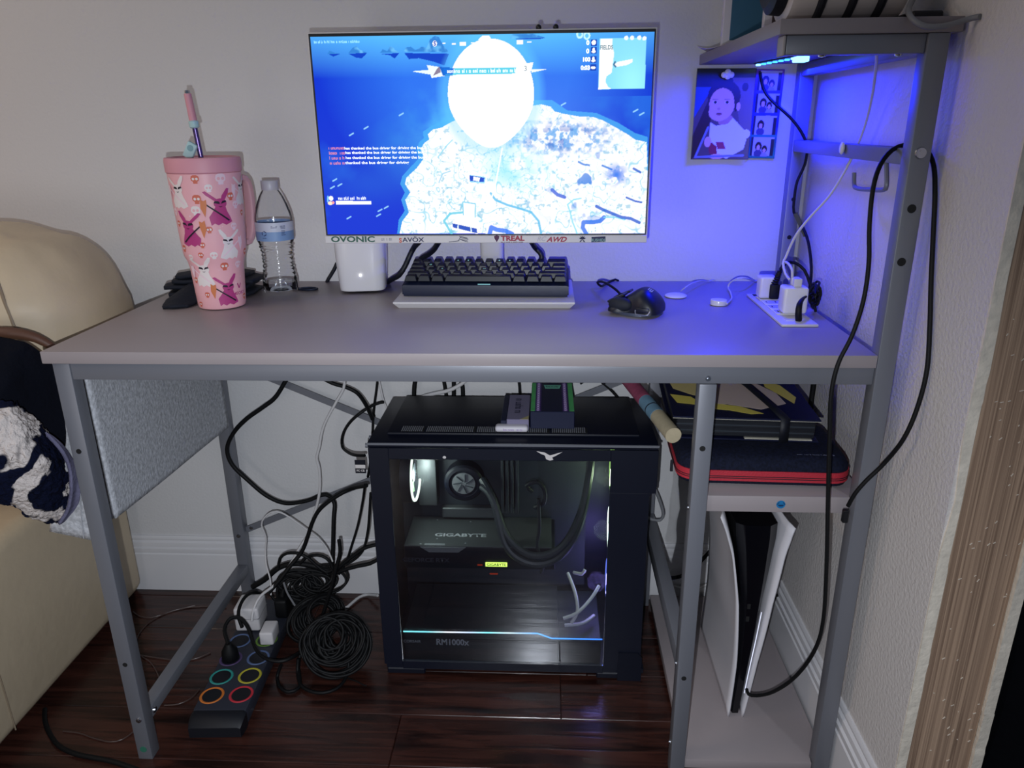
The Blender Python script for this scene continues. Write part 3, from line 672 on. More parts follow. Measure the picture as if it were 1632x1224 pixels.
# sea specks
for x0, y0 in ([(0.0380,0.7071),(0.0528,0.7330),(0.0287,0.7460),(0.1935,0.8528),(0.1731,0.8689),(0.0731,0.9078),(0.1676,0.8948),(0.2565,0.3770),(0.1009,0.4741),(0.1472,0.4417),(0.7417,0.3350),(0.9546,0.3706),(0.9731,0.3867)]): cv.line([(x0 - .006, y0 + .006), (x0 + .006, y0 - .005)], .0035, (.35, .75, 1), .8)
scr = cv.mesh('screen', FRONT(0.3395 - 0.6095, -0.2005 + 0.11, 0.8615 - 0.752), SW, SH); setmat(scr, 'screen_light')
scr_o = bpy.data.objects.new('screen', scr); COL.objects.link(scr_o); scr_o.parent = mon; scr_o['label'] = 'lit screen: white ball over an island in deep blue sea'
def scrtext(s, px_pos, h, m, align='LEFT', bold=0.0, sx=1.0):
    return lettering(scr_o, s, h, (px_pos[0], -0.2009, px_pos[2]), m, align=align, bold=bold, name='screen_text', sx=sx)
scrtext('has thanked the bus driver for driving the bus', (0.38,-0.2,1.002), .0058, 'text_light_white', bold=.0001, sx=1.22)
scrtext('has thanked the bus driver for driving the bus', (0.381,-0.2,0.995), .0058, 'text_light_white', bold=.0001, sx=1.22)
scrtext('has thanked the bus driver for driving the bus', (0.381,-0.2,0.987), .0058, 'text_light_white', bold=.0001, sx=1.22)
scrtext('thanked the bus driver for driving', (0.38,-0.2,0.979), .0058, 'text_light_white', bold=.0001, sx=1.34)
def scrscrib(w, h, p, m, seed): return scribble(scr_o, w, h, (p[0], -0.2009, p[2] - h / 2), m, seed=seed, name='screen_text')
for q, p in enumerate(((0.354,-0.2,1.003), (0.354,-0.2,0.995), (0.354,-0.2,0.987), (0.354,-0.2,0.979))):
    scrscrib(.0255, .0050, p, 'text_light_pink', q)
scrscrib(.112, .0058, (0.555,-0.2,1.118), 'text_light_white', 21)
scrtext('3', (0.677,-0.2,1.12), .011, 'text_light_grey')
scrtext('S', (0.537,-0.2,1.158), .0085, 'text_light_blue', 'CENTER', bold=.0003)
scrtext('FIELDS', (0.796,-0.2,1.149), .0085, 'text_light_grey', bold=.0002, sx=.82)
scrtext('0', (0.777,-0.2,1.156), .009, 'text_light_white', 'CENTER', .0004); scrtext('0', (0.777,-0.2,1.144), .009, 'text_light_white', 'CENTER', .0004)
scrtext('100', (0.775,-0.2,1.132), .0085, 'text_light_white', 'CENTER', .0004); scrtext('0:03', (0.774,-0.2,1.12), .0085, 'text_light_white', 'CENTER', .0004)
scrscrib(.074, .0042, (0.345,-0.2,1.163), 'text_light_cyan', 31)
scrscrib(.045, .0052, (0.363,-0.2,0.922), 'text_light_white', 41)

# ---- stickers on the lower strip
def chin(s, pos, h, m, **k): return lettering(mon, s, h, (pos[0], -0.2026, pos[2] - 0.0010), m, name='sticker', **k)
chin('OVONIC', (0.383,-0.202,0.854), .0132, 'ink_green', bold=.0004, sx=1.45)
scribble(mon, .020, .0065, ((0.432,-0.202,0.851)[0], -.2026, (0.432,-0.202,0.851)[2]), 'ink_grey', seed=5, name='sticker')
chin('S', (0.465,-0.202,0.852), .0105, 'ink_orange', bold=.0004); chin('AV\u00d6X', (0.487,-0.202,0.853), .0105, 'ink_navy', bold=.0002, sx=1.25)
chin('TREAL', (0.657,-0.202,0.855), .0115, 'ink_red', bold=.0005, sx=1.2); scribble(mon, .038, .0026, ((0.637,-0.202,0.847)[0], -.2026, (0.637,-0.202,0.847)[2]), 'ink_plum', seed=6, name='sticker')
chin('RC', (0.705,-0.202,0.854), .011, 'ink_palegrey', shear=.35, bold=.0001); chin('AWD', (0.731,-0.202,0.853), .0115, 'ink_red', shear=.35, bold=.0004, sx=1.15)
bt = part(mon, 'sticker', MB().prism([(-.0118, -.0046), (.0118, -.0036), (.0118, .0052), (-.0118, .0042)], FRONT(*(0.802,-0.202,0.852)), 0, .0003), 'ink_navy')
chin('RUSHIDL', (0.802,-0.203,0.852), .0062, 'ink_mint', bold=.0001)
# red-plum shield, swoosh and leaf marks
part(mon, 'sticker', MB().prism([(-.0045, .004), (0, .0058), (.0045, .004), (.0038, .0), (0, -.006), (-.0038, 0)], FRONT(*(0.63,-0.202,0.854)), 0, .0003), 'ink_plum')
P0 = (0.572,-0.202,0.854)
for k, (a, b) in enumerate((((-.006, .004), (.008, .001)), ((-.004, .0018), (.0095, -.001)), ((-.005, -.001), (.008, -.003)), ((-.002, -.0025), (.009, -.0055)), ((-.024, -.0055), (-.006, -.0035)), ((-.007, -.003), (-.004, .0025)))):
    part(mon, 'sticker', MB().bar((P0[0] + a[0], -0.2026, P0[2] + a[1]), (P0[0] + b[0], -0.2026, P0[2] + b[1]), .0003, .0009), 'ink_navy')
P0 = (0.775,-0.202,0.853)
for a in (-1.1, -.55, 0, .55, 1.1, 2.3, 3.9):
    part(mon, 'sticker', MB().prism([(0, 0), (.0012, .004), (0, .0066), (-.0012, .004)], FRONT(P0[0], -0.2024, P0[2] - .001) @ Matrix.Rotation(a, 4, 'Z'), 0, .0003), 'ink_navy')

# cords that leave the monitor downwards
mat('cord_dark', '10141f', 0.5, spec=0.45)
cable('video_cable', [(0.493,-0.15,0.845),(0.47,-0.1,0.824),(0.46,-0.1,0.807),(0.451,-0.1,0.789),(0.439,-0.1,0.772),(0.415,-0.06,0.755),(0.399,-0.02,0.742),(0.392,0.004,0.729),(0.39,0.005,0.671)], .0050, 'cord_dark', 'thick black cord dropping from the monitor toward the router', cat='cord')
cable('video_cable', [(0.524,-0.15,0.842),(0.508,-0.11,0.821),(0.493,-0.09,0.808),(0.479,-0.085,0.8),(0.479,-0.08,0.793),(0.491,-0.07,0.783),(0.495,-0.05,0.77)], .0050, 'cord_dark', 'thick black cord curling behind the left keys of the keyboard', cat='cord')
cable('video_cable', [(0.687,-0.15,0.842),(0.693,-0.1,0.823),(0.702,-0.1,0.814),(0.706,-0.1,0.805),(0.702,-0.1,0.796),(0.69,-0.07,0.781),(0.684,-0.04,0.766)], .0048, 'cord_dark', 'short black cord below the monitor, right of its stand', cat='cord')
cable('power_cable', [(0.297,-0.01,0.778),(0.29,-0.01,0.765),(0.281,-0.01,0.752),(0.274,-0.01,0.741),(0.265,0.006,0.723),(0.262,0.006,0.697)], .0038, 'cord_dark', 'thin dark cord slanting down behind the white router', cat='cord')


# ================================================================== keyboard
mat('kb_case', '121a33', 0.38, spec=0.5)
mat('keycap', '10141f', 0.42, spec=0.5)
mat('legend', '5c6a78', 0.5); emis('legend_lit', '9fe8f0', 0.9)
KB0 = Vector((0.6085, -0.148, 0.7535))
kb = thing('keyboard', 'small black mechanical keyboard on the white monitor stand plate', 'keyboard', KB0, math.radians(-1.2))
KW, KD = 0.292, 0.103; tilt = math.radians(8.5)
m = MB(); prof = [(-KD / 2, 0.0), (-KD / 2 - .001, .004), (-KD / 2, .019), (-KD / 2 + .003, .0205), (KD / 2 - .003, .0345), (KD / 2, .033), (KD / 2, 0)]
A = [m.bm.verts.new((-KW / 2, a, h)) for a, h in prof]; B = [m.bm.verts.new((KW / 2, a, h)) for a, h in prof]
for i in range(len(prof)): m.bm.faces.new((A[i], A[(i + 1) % len(prof)], B[(i + 1) % len(prof)], B[i]))
m.bm.faces.new(A); m.bm.faces.new(list(reversed(B)))
bmesh.ops.bevel(m.bm, geom=[e for e in m.bm.edges if abs(e.verts[0].co.x) == abs(e.verts[1].co.x) and e.verts[0].co.x == e.verts[1].co.x], offset=.0025, segments=2, affect='EDGES')
obj('case', m, 'kb_case', kb)
obj('key_light', MB().box(-.012, .010, -.0515, -.0500, .0208, .0216), 'legend_lit', kb, rot=(0, 0, 0))['label'] = 'small cyan light strip'
rows = [[('1', 1), ('2', 1), ('3', 1), ('4', 1), ('5', 1), ('6', 1), ('7', 1), ('8', 1), ('9', 1), ('0', 1), ('-', 1), ('=', 1)],
        ['Q', 'W', 'E', 'R', 'T', 'Y', 'U', 'I', 'O', 'P', '[', ']'], ['A', 'S', 'D', 'F', 'G', 'H', 'J', 'K', 'L', ';', "'"], ['Z', 'X', 'C', 'V', 'B', 'N', 'M', ',', '.', '/']]
R1 = [('`', 1)] + rows[0] + [('', 2)]
R2 = [('', 1.5)] + [(k, 1) for k in rows[1]] + [('\\', 1.5)]
R3 = [('', 1.75)] + [(k, 1) for k in rows[2]] + [('', 2.25)]
R4 = [('', 2.25)] + [(k, 1) for k in rows[3]] + [('', 2.75)]
R5 = [('', 1.25), ('', 1.25), ('', 1.25), ('', 6.25), ('', 1.25), ('', 1.25), ('', 1.25), ('', 1.25)]
_km = {}
def cap_mesh(wu):
    if wu not in _km:
        w = wu * .01905 - .0012; d = .0179; m = MB(); h = .0095; e = .0030
        lo = [(-w / 2, -d / 2), (w / 2, -d / 2), (w / 2, d / 2), (-w / 2, d / 2)]; hi = [(-w / 2 + e, -d / 2 + e * 1.1), (w / 2 - e, -d / 2 + e * 1.1), (w / 2 - e, d / 2 - e * .6), (-w / 2 + e, d / 2 - e * .6)]
        a = [m.bm.verts.new((x, yy, 0)) for x, yy in lo]; b = [m.bm.verts.new((x, yy, h)) for x, yy in hi]
        for i in range(4): m.bm.faces.new((a[i], a[(i + 1) % 4], b[(i + 1) % 4], b[i]))
        m.bm.faces.new(b); m.bm.faces.new(list(reversed(a)))
        bmesh.ops.bevel(m.bm, geom=list(m.bm.edges), offset=.0009, segments=1, affect='EDGES')
        _km[wu] = m.mesh('keycap'); setmat(_km[wu], 'keycap')
    return _km[wu]
for ri, R in enumerate((R1, R2, R3, R4, R5)):
    x = -7.5 * .01905; yy = (2 - ri) * .01905
    rowtilt = (0.10, 0.03, -0.03, -0.08, -0.10)[ri]; rise = (.003, .0012, 0, 0, .0005)[ri]
    for s, wu in R:
        cx_ = x + wu * .01905 / 2; x += wu * .01905
        z = .0275 + yy * math.tan(tilt) + .003 + rise
        k = obj('key', cap_mesh(wu), None, kb, (cx_, yy, z), (tilt + rowtilt, 0, 0))
        if s:
            me = text_mesh(s, .0062); me.transform(Matrix.Translation((0, -.002, .0097))); setmat(me, 'legend_lit' if s in '4589QSH' else 'legend')
            lo = bpy.data.objects.new('legend', me); COL.objects.link(lo); lo.parent = k

# ================================================================== router
emis('led_white', 'ffffff', 4.0)
rt = thing('router', 'white upright internet router with a small lit dot', 'router', (0.3655, -0.078, 0.74))
def sq(r, a, n=4.5): c, s = math.cos(a), math.sin(a); return (r * math.copysign(abs(c) ** (2 / n), c), r * math.copysign(abs(s) ** (2 / n), s))
P = []
for z, r in ((.004, .0395), (.0055, .0425), (.012, .0435), (.06, .0465), (.12, .0485), (.17, .0490), (.176, .0475), (.179, .043), (.180, .02), (.180, .0005)):
    P.append([Vector((*sq(r, 2 * PI * k / 48 + .01), z)) for k in range(48)])
m = MB().grid([[P[i][k] for i in range(len(P))] for k in range(48)], close_u=True); m.bm.faces.new([m.bm.verts.new(p) for p in reversed(P[0])])
bmesh.ops.remove_doubles(m.bm, verts=m.bm.verts, dist=1e-6)
m.xf(Matrix.Rotation(math.radians(8), 4, 'Z')); obj('body', m, 'white_gloss', rt)
obj('foot', MB().lathe([(.030, 0.0003), (.034, .005)], 32), 'black_plastic', rt)
obj('status_light', MB().ell((.006, -.0470, .036), (.0022, .001, .0022), 12), 'led_white', rt)['label'] = 'glowing white status dot'

# ================================================================== mouse
mat('mouse_body', '0b1020', 0.42, spec=0.5); mat('mouse_grip', '0a1220', 0.7); mat('mouse_base', '4a5264', 0.4, metal=.4); mat('silver_trim', 'b4b8c8', 0.3, metal=.9); mat('logo_grey', '8f98c8', .5)
ms = thing('mouse', 'black gaming mouse with a pale sail mark on its back', 'mouse', (0.866, -0.258, 0.74), math.radians(66))
ms.scale = (0.98, 0.80, 1.0)
# local: +y = front of the mouse, the palm end lies at -y, the thumb side at -x
P = []
NS = 30
for i in range(NS + 1):
    t = i / NS; yv = -.054 + .110 * t
    end = min(1, math.sqrt(max(0, 1 - (abs(t - .5) * 2) ** 7)))
    wl = .0375 - .0080 * math.exp(-((t - .55) / .17) ** 2); wr = .0345 - .004 * math.exp(-((t - .55) / .2) ** 2)
    hv = .0115 + .0265 * math.exp(-((t - .36) / .34) ** 2) - .004 * max(0, t - .8)
    ring = []
    for k in range(28):
        a = PI * k / 27; c, s = math.cos(a), math.sin(a)
        w = wr if c > 0 else wl
        ring.append(Vector((w * math.copysign(abs(c) ** .8, c) * (.35 + .65 * end), yv, .005 + hv * (s ** .75) * (.25 + .75 * end))))
    P.append(ring)
m = MB().grid(P); m.bm.faces.new([m.bm.verts.new(p) for p in P[0]]); m.bm.faces.new([m.bm.verts.new(p) for p in reversed(P[-1])])
bmesh.ops.remove_doubles(m.bm, verts=m.bm.verts, dist=1e-5)
obj('shell', m, 'mouse_body', ms)
obj('base', MB().prism([(.033 * math.cos(a) * 1.06 - .001, .054 * math.sin(a) + .001) for a in np.linspace(0, 2 * PI, 33)[:-1]], Matrix(), .0008, .006), 'mouse_base', ms)
obj('thumb_grip', MB().ell((-.0265, .026, .0165), (.0095, .026, .0125), 24), 'mouse_grip', ms)
obj('side_button', MB().box(-.0385, -.0300, -.038, -.012, .0085, .0165, .0015, 2), 'mouse_body', ms)
obj('trim', MB().tube([(-.0375, -.010, .0125), (-.0395, -.012, .0065), (-.0395, -.024, .0060), (-.0390, -.036, .0065), (-.0365, -.040, .012)], .0012, 8), 'silver_trim', ms)['label'] = 'silver trim below the thumb button'
obj('wheel', MB().lathe([(.008, -.004), (.0095, -.0025), (.0095, .0025), (.008, .004)], 24, (0, .036, .0200), 'X'), 'black_rubber', ms)
for sx in (-1, 1):
    obj('button', MB().bar((sx * .0155, .020, .0325), (sx * .0150, .0555, .0185), .020, .004, (0, 0, 1), .0012), 'mouse_body', ms)
for k, h in enumerate((.0105, .0085, .006)):
    obj('sail_mark', MB().prism([(-.0025, 0), (.0022, 0), (.0030, h)], Matrix.Translation((-.010, -.022 - k * .0045, .0390 - k * .0004)) @ Matrix.Rotation(math.radians(-100), 4, 'Z') @ Matrix.Rotation(math.radians(26), 4, 'X'), 0, .0006), 'logo_grey', ms)
part(ms, 'cord', MB().tube([(0.844,-0.227,0.758),(0.838,-0.195,0.762),(0.828,-0.157,0.764),(0.818,-0.104,0.76),(0.811,-0.07,0.752),(0.818,-0.076,0.746),(0.83,-0.038,0.743),(0.844,-0.005,0.742),(0.857,0.003,0.741),(0.859,0.004,0.712)], .0022, 8), 'black_rubber')

# ================================================================== two white charging pucks with thin cords
pk = thing('charging_puck', 'flat domed white charging puck right of the mouse', 'charger', (0.948,-0.141,0.74))
obj('body', MB().lathe([(.015, .0002), (.0192, .0012), (.0196, .0028), (.0185, .0042), (.013, .0060), (.004, .0070), (.0001, .0072)], 32), 'white_gloss', pk)
part(pk, 'cord', MB().tube([(0.96,-0.12,0.746),(0.965,-0.135,0.756),(0.985,-0.1,0.757),(1.012,-0.045,0.75),(1.033,-0.011,0.742),(1.048,0.003,0.741),(1.053,0.004,0.712)], .0011, 8), 'white_rubber')
pk = thing('charging_puck', 'small drum-shaped white charging puck left of the outlet strip', 'charger', (1.011,-0.204,0.74))
obj('body', MB().lathe([(.0125, .0002), (.0138, .001), (.0140, .008), (.0132, .0095), (.0110, .0100), (.0001, .0100)], 32), 'white_gloss', pk)
part(pk, 'cord', MB().tube([(1.022,-0.216,0.745),(1.04,-0.173,0.744),(1.05,-0.121,0.744),(1.053,-0.087,0.746),(1.056,-0.089,0.756),(1.066,-0.099,0.765),(1.086,-0.084,0.762),(1.123,-0.011,0.742),(1.137,0.003,0.742),(1.142,0.004,0.712)], .0015, 8), 'white_rubber')

# ================================================================== outlet strip let into the desk, chargers, cords
os_ = thing('outlet_strip', 'white desktop outlet strip with sockets at the right desk edge', 'power strip', (1.103, -0.243, 0.74))
part(os_, 'plate', MB().box(1.0755, 1.131, -0.352, -0.134, 0.7402, 0.7445, .001, 2), 'white_plastic')
for k in range(4):
    yy = -0.178 - k * .034
    s = part(os_, 'socket', MB().box(1.084, 1.122, yy - .014, yy + .014, 0.7446, 0.7470, .001, 1), 'white_gloss')
    part(s, 'slot', MB().box(1.089, 1.0905, yy - .004, yy + .004, 0.7471, 0.7475).box(1.104, 1.1055, yy - .004, yy + .004, 0.7471, 0.7475), 'dark_hole')
part(os_, 'switch', MB().box(1.083, 1.098, -0.154, -0.144, 0.7446, 0.7462, .0006, 1), 'black_plastic', 'black switch')
part(os_, 'usb_port', MB().box(1.087, 1.101, -0.332, -0.320, 0.7446, 0.7454), 'white_gloss')
ch = thing('wall_charger', 'larger white charger block at the front of the outlet strip', 'charger', (1.108, -0.286, 0.7478))
part(ch, 'block', MB().box(1.0905, 1.1285, -0.302, -0.270, 0.7478, 0.7905, .0045, 3), 'white_gloss')
for dy in (-.006, .006):
    part(ch, 'cable_plug', MB().box(1.105, 1.1175, -0.286 + dy * 1.0 - .0045, -0.286 + dy + .0045, 0.7906, 0.8035, .0012, 2), 'white_plastic')
ch = thing('wall_charger', 'smaller white charger cube at the back of the outlet strip', 'charger', (1.1, -0.176, 0.7478))
part(ch, 'block', MB().box(1.083, 1.112, -0.190, -0.162, 0.7478, 0.7855, .004, 3), 'white_gloss')
cable('usb_cable', [(1.106,-0.28,0.803),(1.106,-0.275,0.814),(1.104,-0.26,0.821),(1.104,-0.24,0.82),(1.109,-0.22,0.808),(1.122,-0.2,0.794),(1.137,-0.17,0.777),(1.16,-0.12,0.748),(1.181,-0.08,0.728)], .0021, 'white_rubber', 'white cord bowing over the front charger block', cat='cord')
cable('usb_cable', [(1.143,-0.4,1.12),(1.16,-0.36,1.104),(1.176,-0.32,1.073),(1.184,-0.29,1.035),(1.184,-0.27,1.002),(1.175,-0.26,0.967),(1.157,-0.255,0.927),(1.134,-0.25,0.895),(1.117,-0.245,0.867),(1.109,-0.24,0.842),(1.105,-0.24,0.828),(1.1,-0.245,0.819),(1.101,-0.26,0.805),(1.102,-0.278,0.8)], .0021, 'white_rubber', 'long white cord falling from the raised shelf to the charger', cat='cord')
pl = thing('power_plug', 'black ribbed plug standing between the two white chargers', 'plug', (1.107,-0.19,0.748))
L0 = Vector(pl.location)
part(pl, 'housing', MB().box(L0.x - .008, L0.x + .008, L0.y - .008, L0.y + .008, L0.z, L0.z + .026, .003, 2), 'black_rubber')
m = MB()
for k in range(6): m.lathe([(.0045, 0), (.0065 - k * .0005, .001), (.0065 - k * .0005, .0025), (.0045, .0035)], 14, (L0.x + k * .0014, L0.y + k * .0008, L0.z + .0262 + k * .0036))
part(pl, 'strain_relief', m, 'black_rubber')
cable('power_cable', [tuple(L0 + Vector((.0085, .006, .049))), tuple(L0 + Vector((.018, .010, .060))), tuple(L0 + Vector((.034, .012, .060))), tuple(L0 + Vector((.05, .008, .048))), tuple(L0 + Vector((.058, -.002, .028))), tuple(L0 + Vector((.062, -.012, .012)))], .0028, 'black_rubber', 'black cord arching from the ribbed plug', cat='cord')
cable('usb_cable', [(1.107,-0.331,0.746),(1.104,-0.335,0.757),(1.105,-0.332,0.77),(1.115,-0.315,0.776),(1.134,-0.287,0.776),(1.144,-0.278,0.776),(1.162,-0.243,0.76)], [.0052, .0052, .0048, .0030, .0018, .0018, .0018, .0018, .0018, .0018], 'black_rubber', 'short black plug and cord at the front end of the outlet strip', cat='cord')
# tied bundle of cord by the wall
bn = thing('cord_bundle', 'bundled black cord tied up beside the front charger', 'cord', (1.15,-0.268,0.74))
L0 = Vector(bn.location)
for k in range(7):
    rr = random.Random(40 + k); a0 = rr.uniform(0, 6)
    pts = [L0 + Vector((rr.uniform(-.004, .004) + .008 * math.cos(t) * .5, .022 * math.cos(t + a0 * .05) , .030 + .010 * math.sin(t) + .0035 * (k - 3) + .004 * math.sin(2 * t))) for t in np.linspace(0, 2 * PI, 10)[:-1]]
    part(bn, 'loop', MB().tube(pts, .0019, 6, closed=True, step=.004), 'black_rubber')
part(bn, 'tie', MB().tube([L0 + Vector((.009 * math.cos(t), .002, .031 + .016 * math.sin(t))) for t in np.linspace(0, 2 * PI, 9)[:-1]], .0024, 6, closed=True, step=.004), 'black_matte')
part(bn, 'tail', MB().tube([L0 + Vector((0, .004, .022)), L0 + Vector((.004, .006, .010)), L0 + Vector((.006, .006, .0022))], .0022, 6), 'black_rubber')

# ================================================================== pouch behind the tumbler, key ring
mat('pouch', '151a26', 0.75, spec=0.3, bump=(80, .5, .003)); mat('dark_metal', '2c3348', 0.35, metal=.7)
pc = thing('pouch', 'black folded pouch lying behind the pink tumbler', 'pouch', (0.09, -0.12, 0.7402))
PZ = .0035
for k, (z, x0, x1, y0, y1) in enumerate(((.001, .022, .168, -.160, -.075), (.012, .014, .160, -.158, -.070), (.022, .026, .176, -.152, -.075), (.031, .034, .155, -.150, -.080))):
    P = loft([[(x0, y0, .74 + z + PZ), ((x0 + x1) / 2, y0 - .002, .745 + z), (x1, y0 + .004, .74 + z + PZ)], [(x0 - .008, (y0 + y1) / 2, .743 + z), ((x0 + x1) / 2, (y0 + y1) / 2, .750 + z), (x1 + .004, (y0 + y1) / 2, .743 + z)], [(x0, y1, .741 + z), ((x0 + x1) / 2, y1 + .006, .746 + z), (x1, y1, .741 + z)]], 12, 16)
    P = noisy(P, .0022, 30, 2, k)
    o = part(pc, 'fold', MB().grid(P), 'pouch'); md = o.modifiers.new('t', 'SOLIDIFY'); md.thickness = .006; md.offset = 1
P = loft([[(.052, -.245, .7405), (.070, -.248, .743), (.092, -.236, .7405)], [(.040, -.20, .742), (.068, -.20, .756), (.096, -.20, .744)], [(.038, -.155, .743), (.068, -.155, .764), (.098, -.160, .750)]], 12, 14)
o = part(pc, 'flap', MB().grid(noisy(P, .002, 30, 2, 9)), 'pouch'); md = o.modifiers.new('t', 'SOLIDIFY'); md.thickness = .005; md.offset = 1
kr = thing('key_ring', 'dark oval key ring lying right of the water bottle', 'key ring', (0.259,-0.085,0.74))
L0 = Vector(kr.location)
part(kr, 'ring', MB().tube([L0 + Vector((.017 * math.cos(t), .010 * math.sin(t), .0024)) for t in np.linspace(0, 2 * PI, 13)[:-1]], .0021, 8, closed=True, step=.004), 'dark_metal')
part(kr, 'clasp', MB().tube([L0 + Vector((-.017, 0, .0024)), L0 + Vector((-.026, .002, .003)), L0 + Vector((-.032, .004, .003))], .0026, 8), 'dark_metal')


# ================================================================== pink tumbler
mat('pink_paint', 'eab0b8', 0.38, spec=0.45); mat('pink_lid', 'd696a4', 0.5); mat('pink_handle', 'cf9fa8', 0.5, spec=0.4)
mat('print_white', 'e6dcdc', 0.5); mat('print_pale', 'ecd0da', 0.5); mat('print_magenta', 'b33a7c', 0.5); mat('print_orange', 'd06a55', 0.5); mat('print_carrot', 'd07a4a', 0.5); mat('print_black', '1c1226', 0.5)
mat('print_pink', 'eab0b8', 0.5); mat('straw_metal', '6b5a8c', 0.22, metal=.9); mat('mint_silicone', 'a9ccd0', 0.5); mat('mint_dark', '7aa3ac', 0.5); mat('chrome', 'cfd0d4', 0.12, metal=1.0)
TC = Vector((0.1455, -0.215, 0.74))
tb = thing('tumbler', 'tall pink tumbler printed with rabbits and skulls, straw in its lid', 'tumbler', TC)
TP = [(.001, .0005), (.034, .0005), (.0385, .002), (.0400, .006), (.0415, .030), (.0440, .070), (.0462, .0815), (.0500, .0905), (.0515, .098), (.0530, .120), (.0560, .180), (.0582, .2265)]
obj('body', MB().lathe(TP, 64), 'pink_paint', tb, angle=50)
obj('lid', MB().lathe([(.0575, .2265), (.0598, .2285), (.0602, .246), (.0590, .2505), (.054, .2515), (.052, .2490), (.030, .2490), (.001, .2495)], 64), 'pink_lid', tb)
def trad(h):
    r, hh = zip(*TP[2:]); return float(np.interp(h, hh, r))
hp = [(.0560, 0, .205), (.072, 0, .214), (.0845, 0, .206), (.0885, 0, .185), (.0875, 0, .150), (.082, 0, .118), (.073, 0, .1035), (.061, 0, .104), (.0535, 0, .112)]
hm = MB(); pts = spline([Vector(p) for p in hp], .006); ring_prev = None; rings = []
for i, p in enumerate(pts):
    t = (pts[min(i + 1, len(pts) - 1)] - pts[max(i - 1, 0)]).normalized(); nrm = Vector((0, 1, 0)); b = t.cross(nrm)
    rings.append([hm.bm.verts.new(p + nrm * .0105 * math.copysign(abs(math.cos(a)) ** .6, math.cos(a)) + b * .0062 * math.copysign(abs(math.sin(a)) ** .6, math.sin(a))) for a in np.linspace(0, 2 * PI, 17)[:-1]])
for a, b in zip(rings, rings[1:]):
    for i in range(16): hm.bm.faces.new((a[i], a[(i + 1) % 16], b[(i + 1) % 16], b[i]))
hm.bm.faces.new(list(reversed(rings[0]))); hm.bm.faces.new(rings[-1])
obj('handle', hm, 'pink_handle', tb, rot=(0, 0, math.radians(64)))
# straw with its cover
S0, S1 = Vector((-.002, 0, .2485)), Vector((-.0105, .0, .3560)); sd = (S1 - S0)
st_ = obj('straw', MB().cyl(S0, S0 + sd * .52, .0042, .0042, 16), 'straw_metal', tb)
obj('straw_sleeve', MB().tube([S0 + sd * .52, S0 + sd * .93], [.0062, .0058], 16, raw=True), 'pink_lid', tb)
obj('straw_clip', MB().tube([S0 + sd * .44, S0 + sd * .455, S0 + sd * .535, S0 + sd * .55], [.0055, .0078, .0078, .006], 18, raw=True), 'mint_silicone', tb)
obj('straw_tip', MB().cyl(S0 + sd * .93, S0 + sd * .975, .0046, .0042, 16), 'chrome', tb)
lk = obj('spout_plug', MB().box(-.0085, .0085, -.004, .004, 0, .027, .003, 2, Matrix.Translation((-.0225, -.006, .2495)) @ Matrix.Rotation(math.radians(30), 4, 'Y')), 'mint_silicone', tb)
obj('plug_dimple', MB().cyl((0, -.0042, .018), (0, -.0048, .018), .005, .005, 16).xf(Matrix.Translation((-.0225, -.006, .2495)) @ Matrix.Rotation(math.radians(30), 4, 'Y')), 'mint_dark', lk)
# ---- prints wrapped on the wall of the cup
def ellp(cx, cy, rx, ry, n=16): return [(cx + rx * math.cos(2 * PI * k / n), cy + ry * math.sin(2 * PI * k / n)) for k in range(n)]
def flip(P, f): return [(x * f, yy) for x, yy in P]
def skull(c, eye):
    return [([(-.5, .15), (-.42, .42), (-.2, .55), (.2, .55), (.42, .42), (.5, .15), (.45, -.08), (.26, -.2), (.24, -.45), (-.24, -.45), (-.26, -.2), (-.45, -.08)], c), (ellp(-.2, .1, .15, .15), eye), (ellp(.2, .1, .15, .15), eye)]
def rabbit(c, f, tool):
    R = [([(-.30, -.5), (-.20, -.44), (-.1, -.5), (.02, -.44), (.14, -.5), (.34, -.42), (.30, -.3), (.2, -.1), (.16, .06), (-.12, .06), (-.22, -.1), (-.34, -.25)], c), (ellp(.02, .13, .19, .15), c),
         ([(-.02, .22), (-.12, .30), (-.36, .50), (-.44, .48), (-.36, .38), (-.10, .18)], c), ([(.04, .24), (.08, .36), (.24, .56), (.31, .55), (.28, .42), (.14, .2)], c),
         ([(-.17, .15), (.0, .12), (.0, .17), (-.04, .2), (-.13, .21)], 'print_black'), ([(.03, .12), (.2, .17), (.18, .22), (.08, .2)], 'print_black'), ([(-.05, .05), (.02, .02), (.09, .06), (.02, .045)], 'print_black'),
         ([(-.42, .12), (-.39, .15), (.26, -.36), (.22, -.39)], 'print_black' if tool == 'print_carrot' else 'print_pale'), ([(-.52, .28), (-.44, .22), (-.36, .26), (-.36, .1), (-.44, -.25), (-.54, .02)], tool)]
    return [(flip(p, f), cc) for p, cc in R]
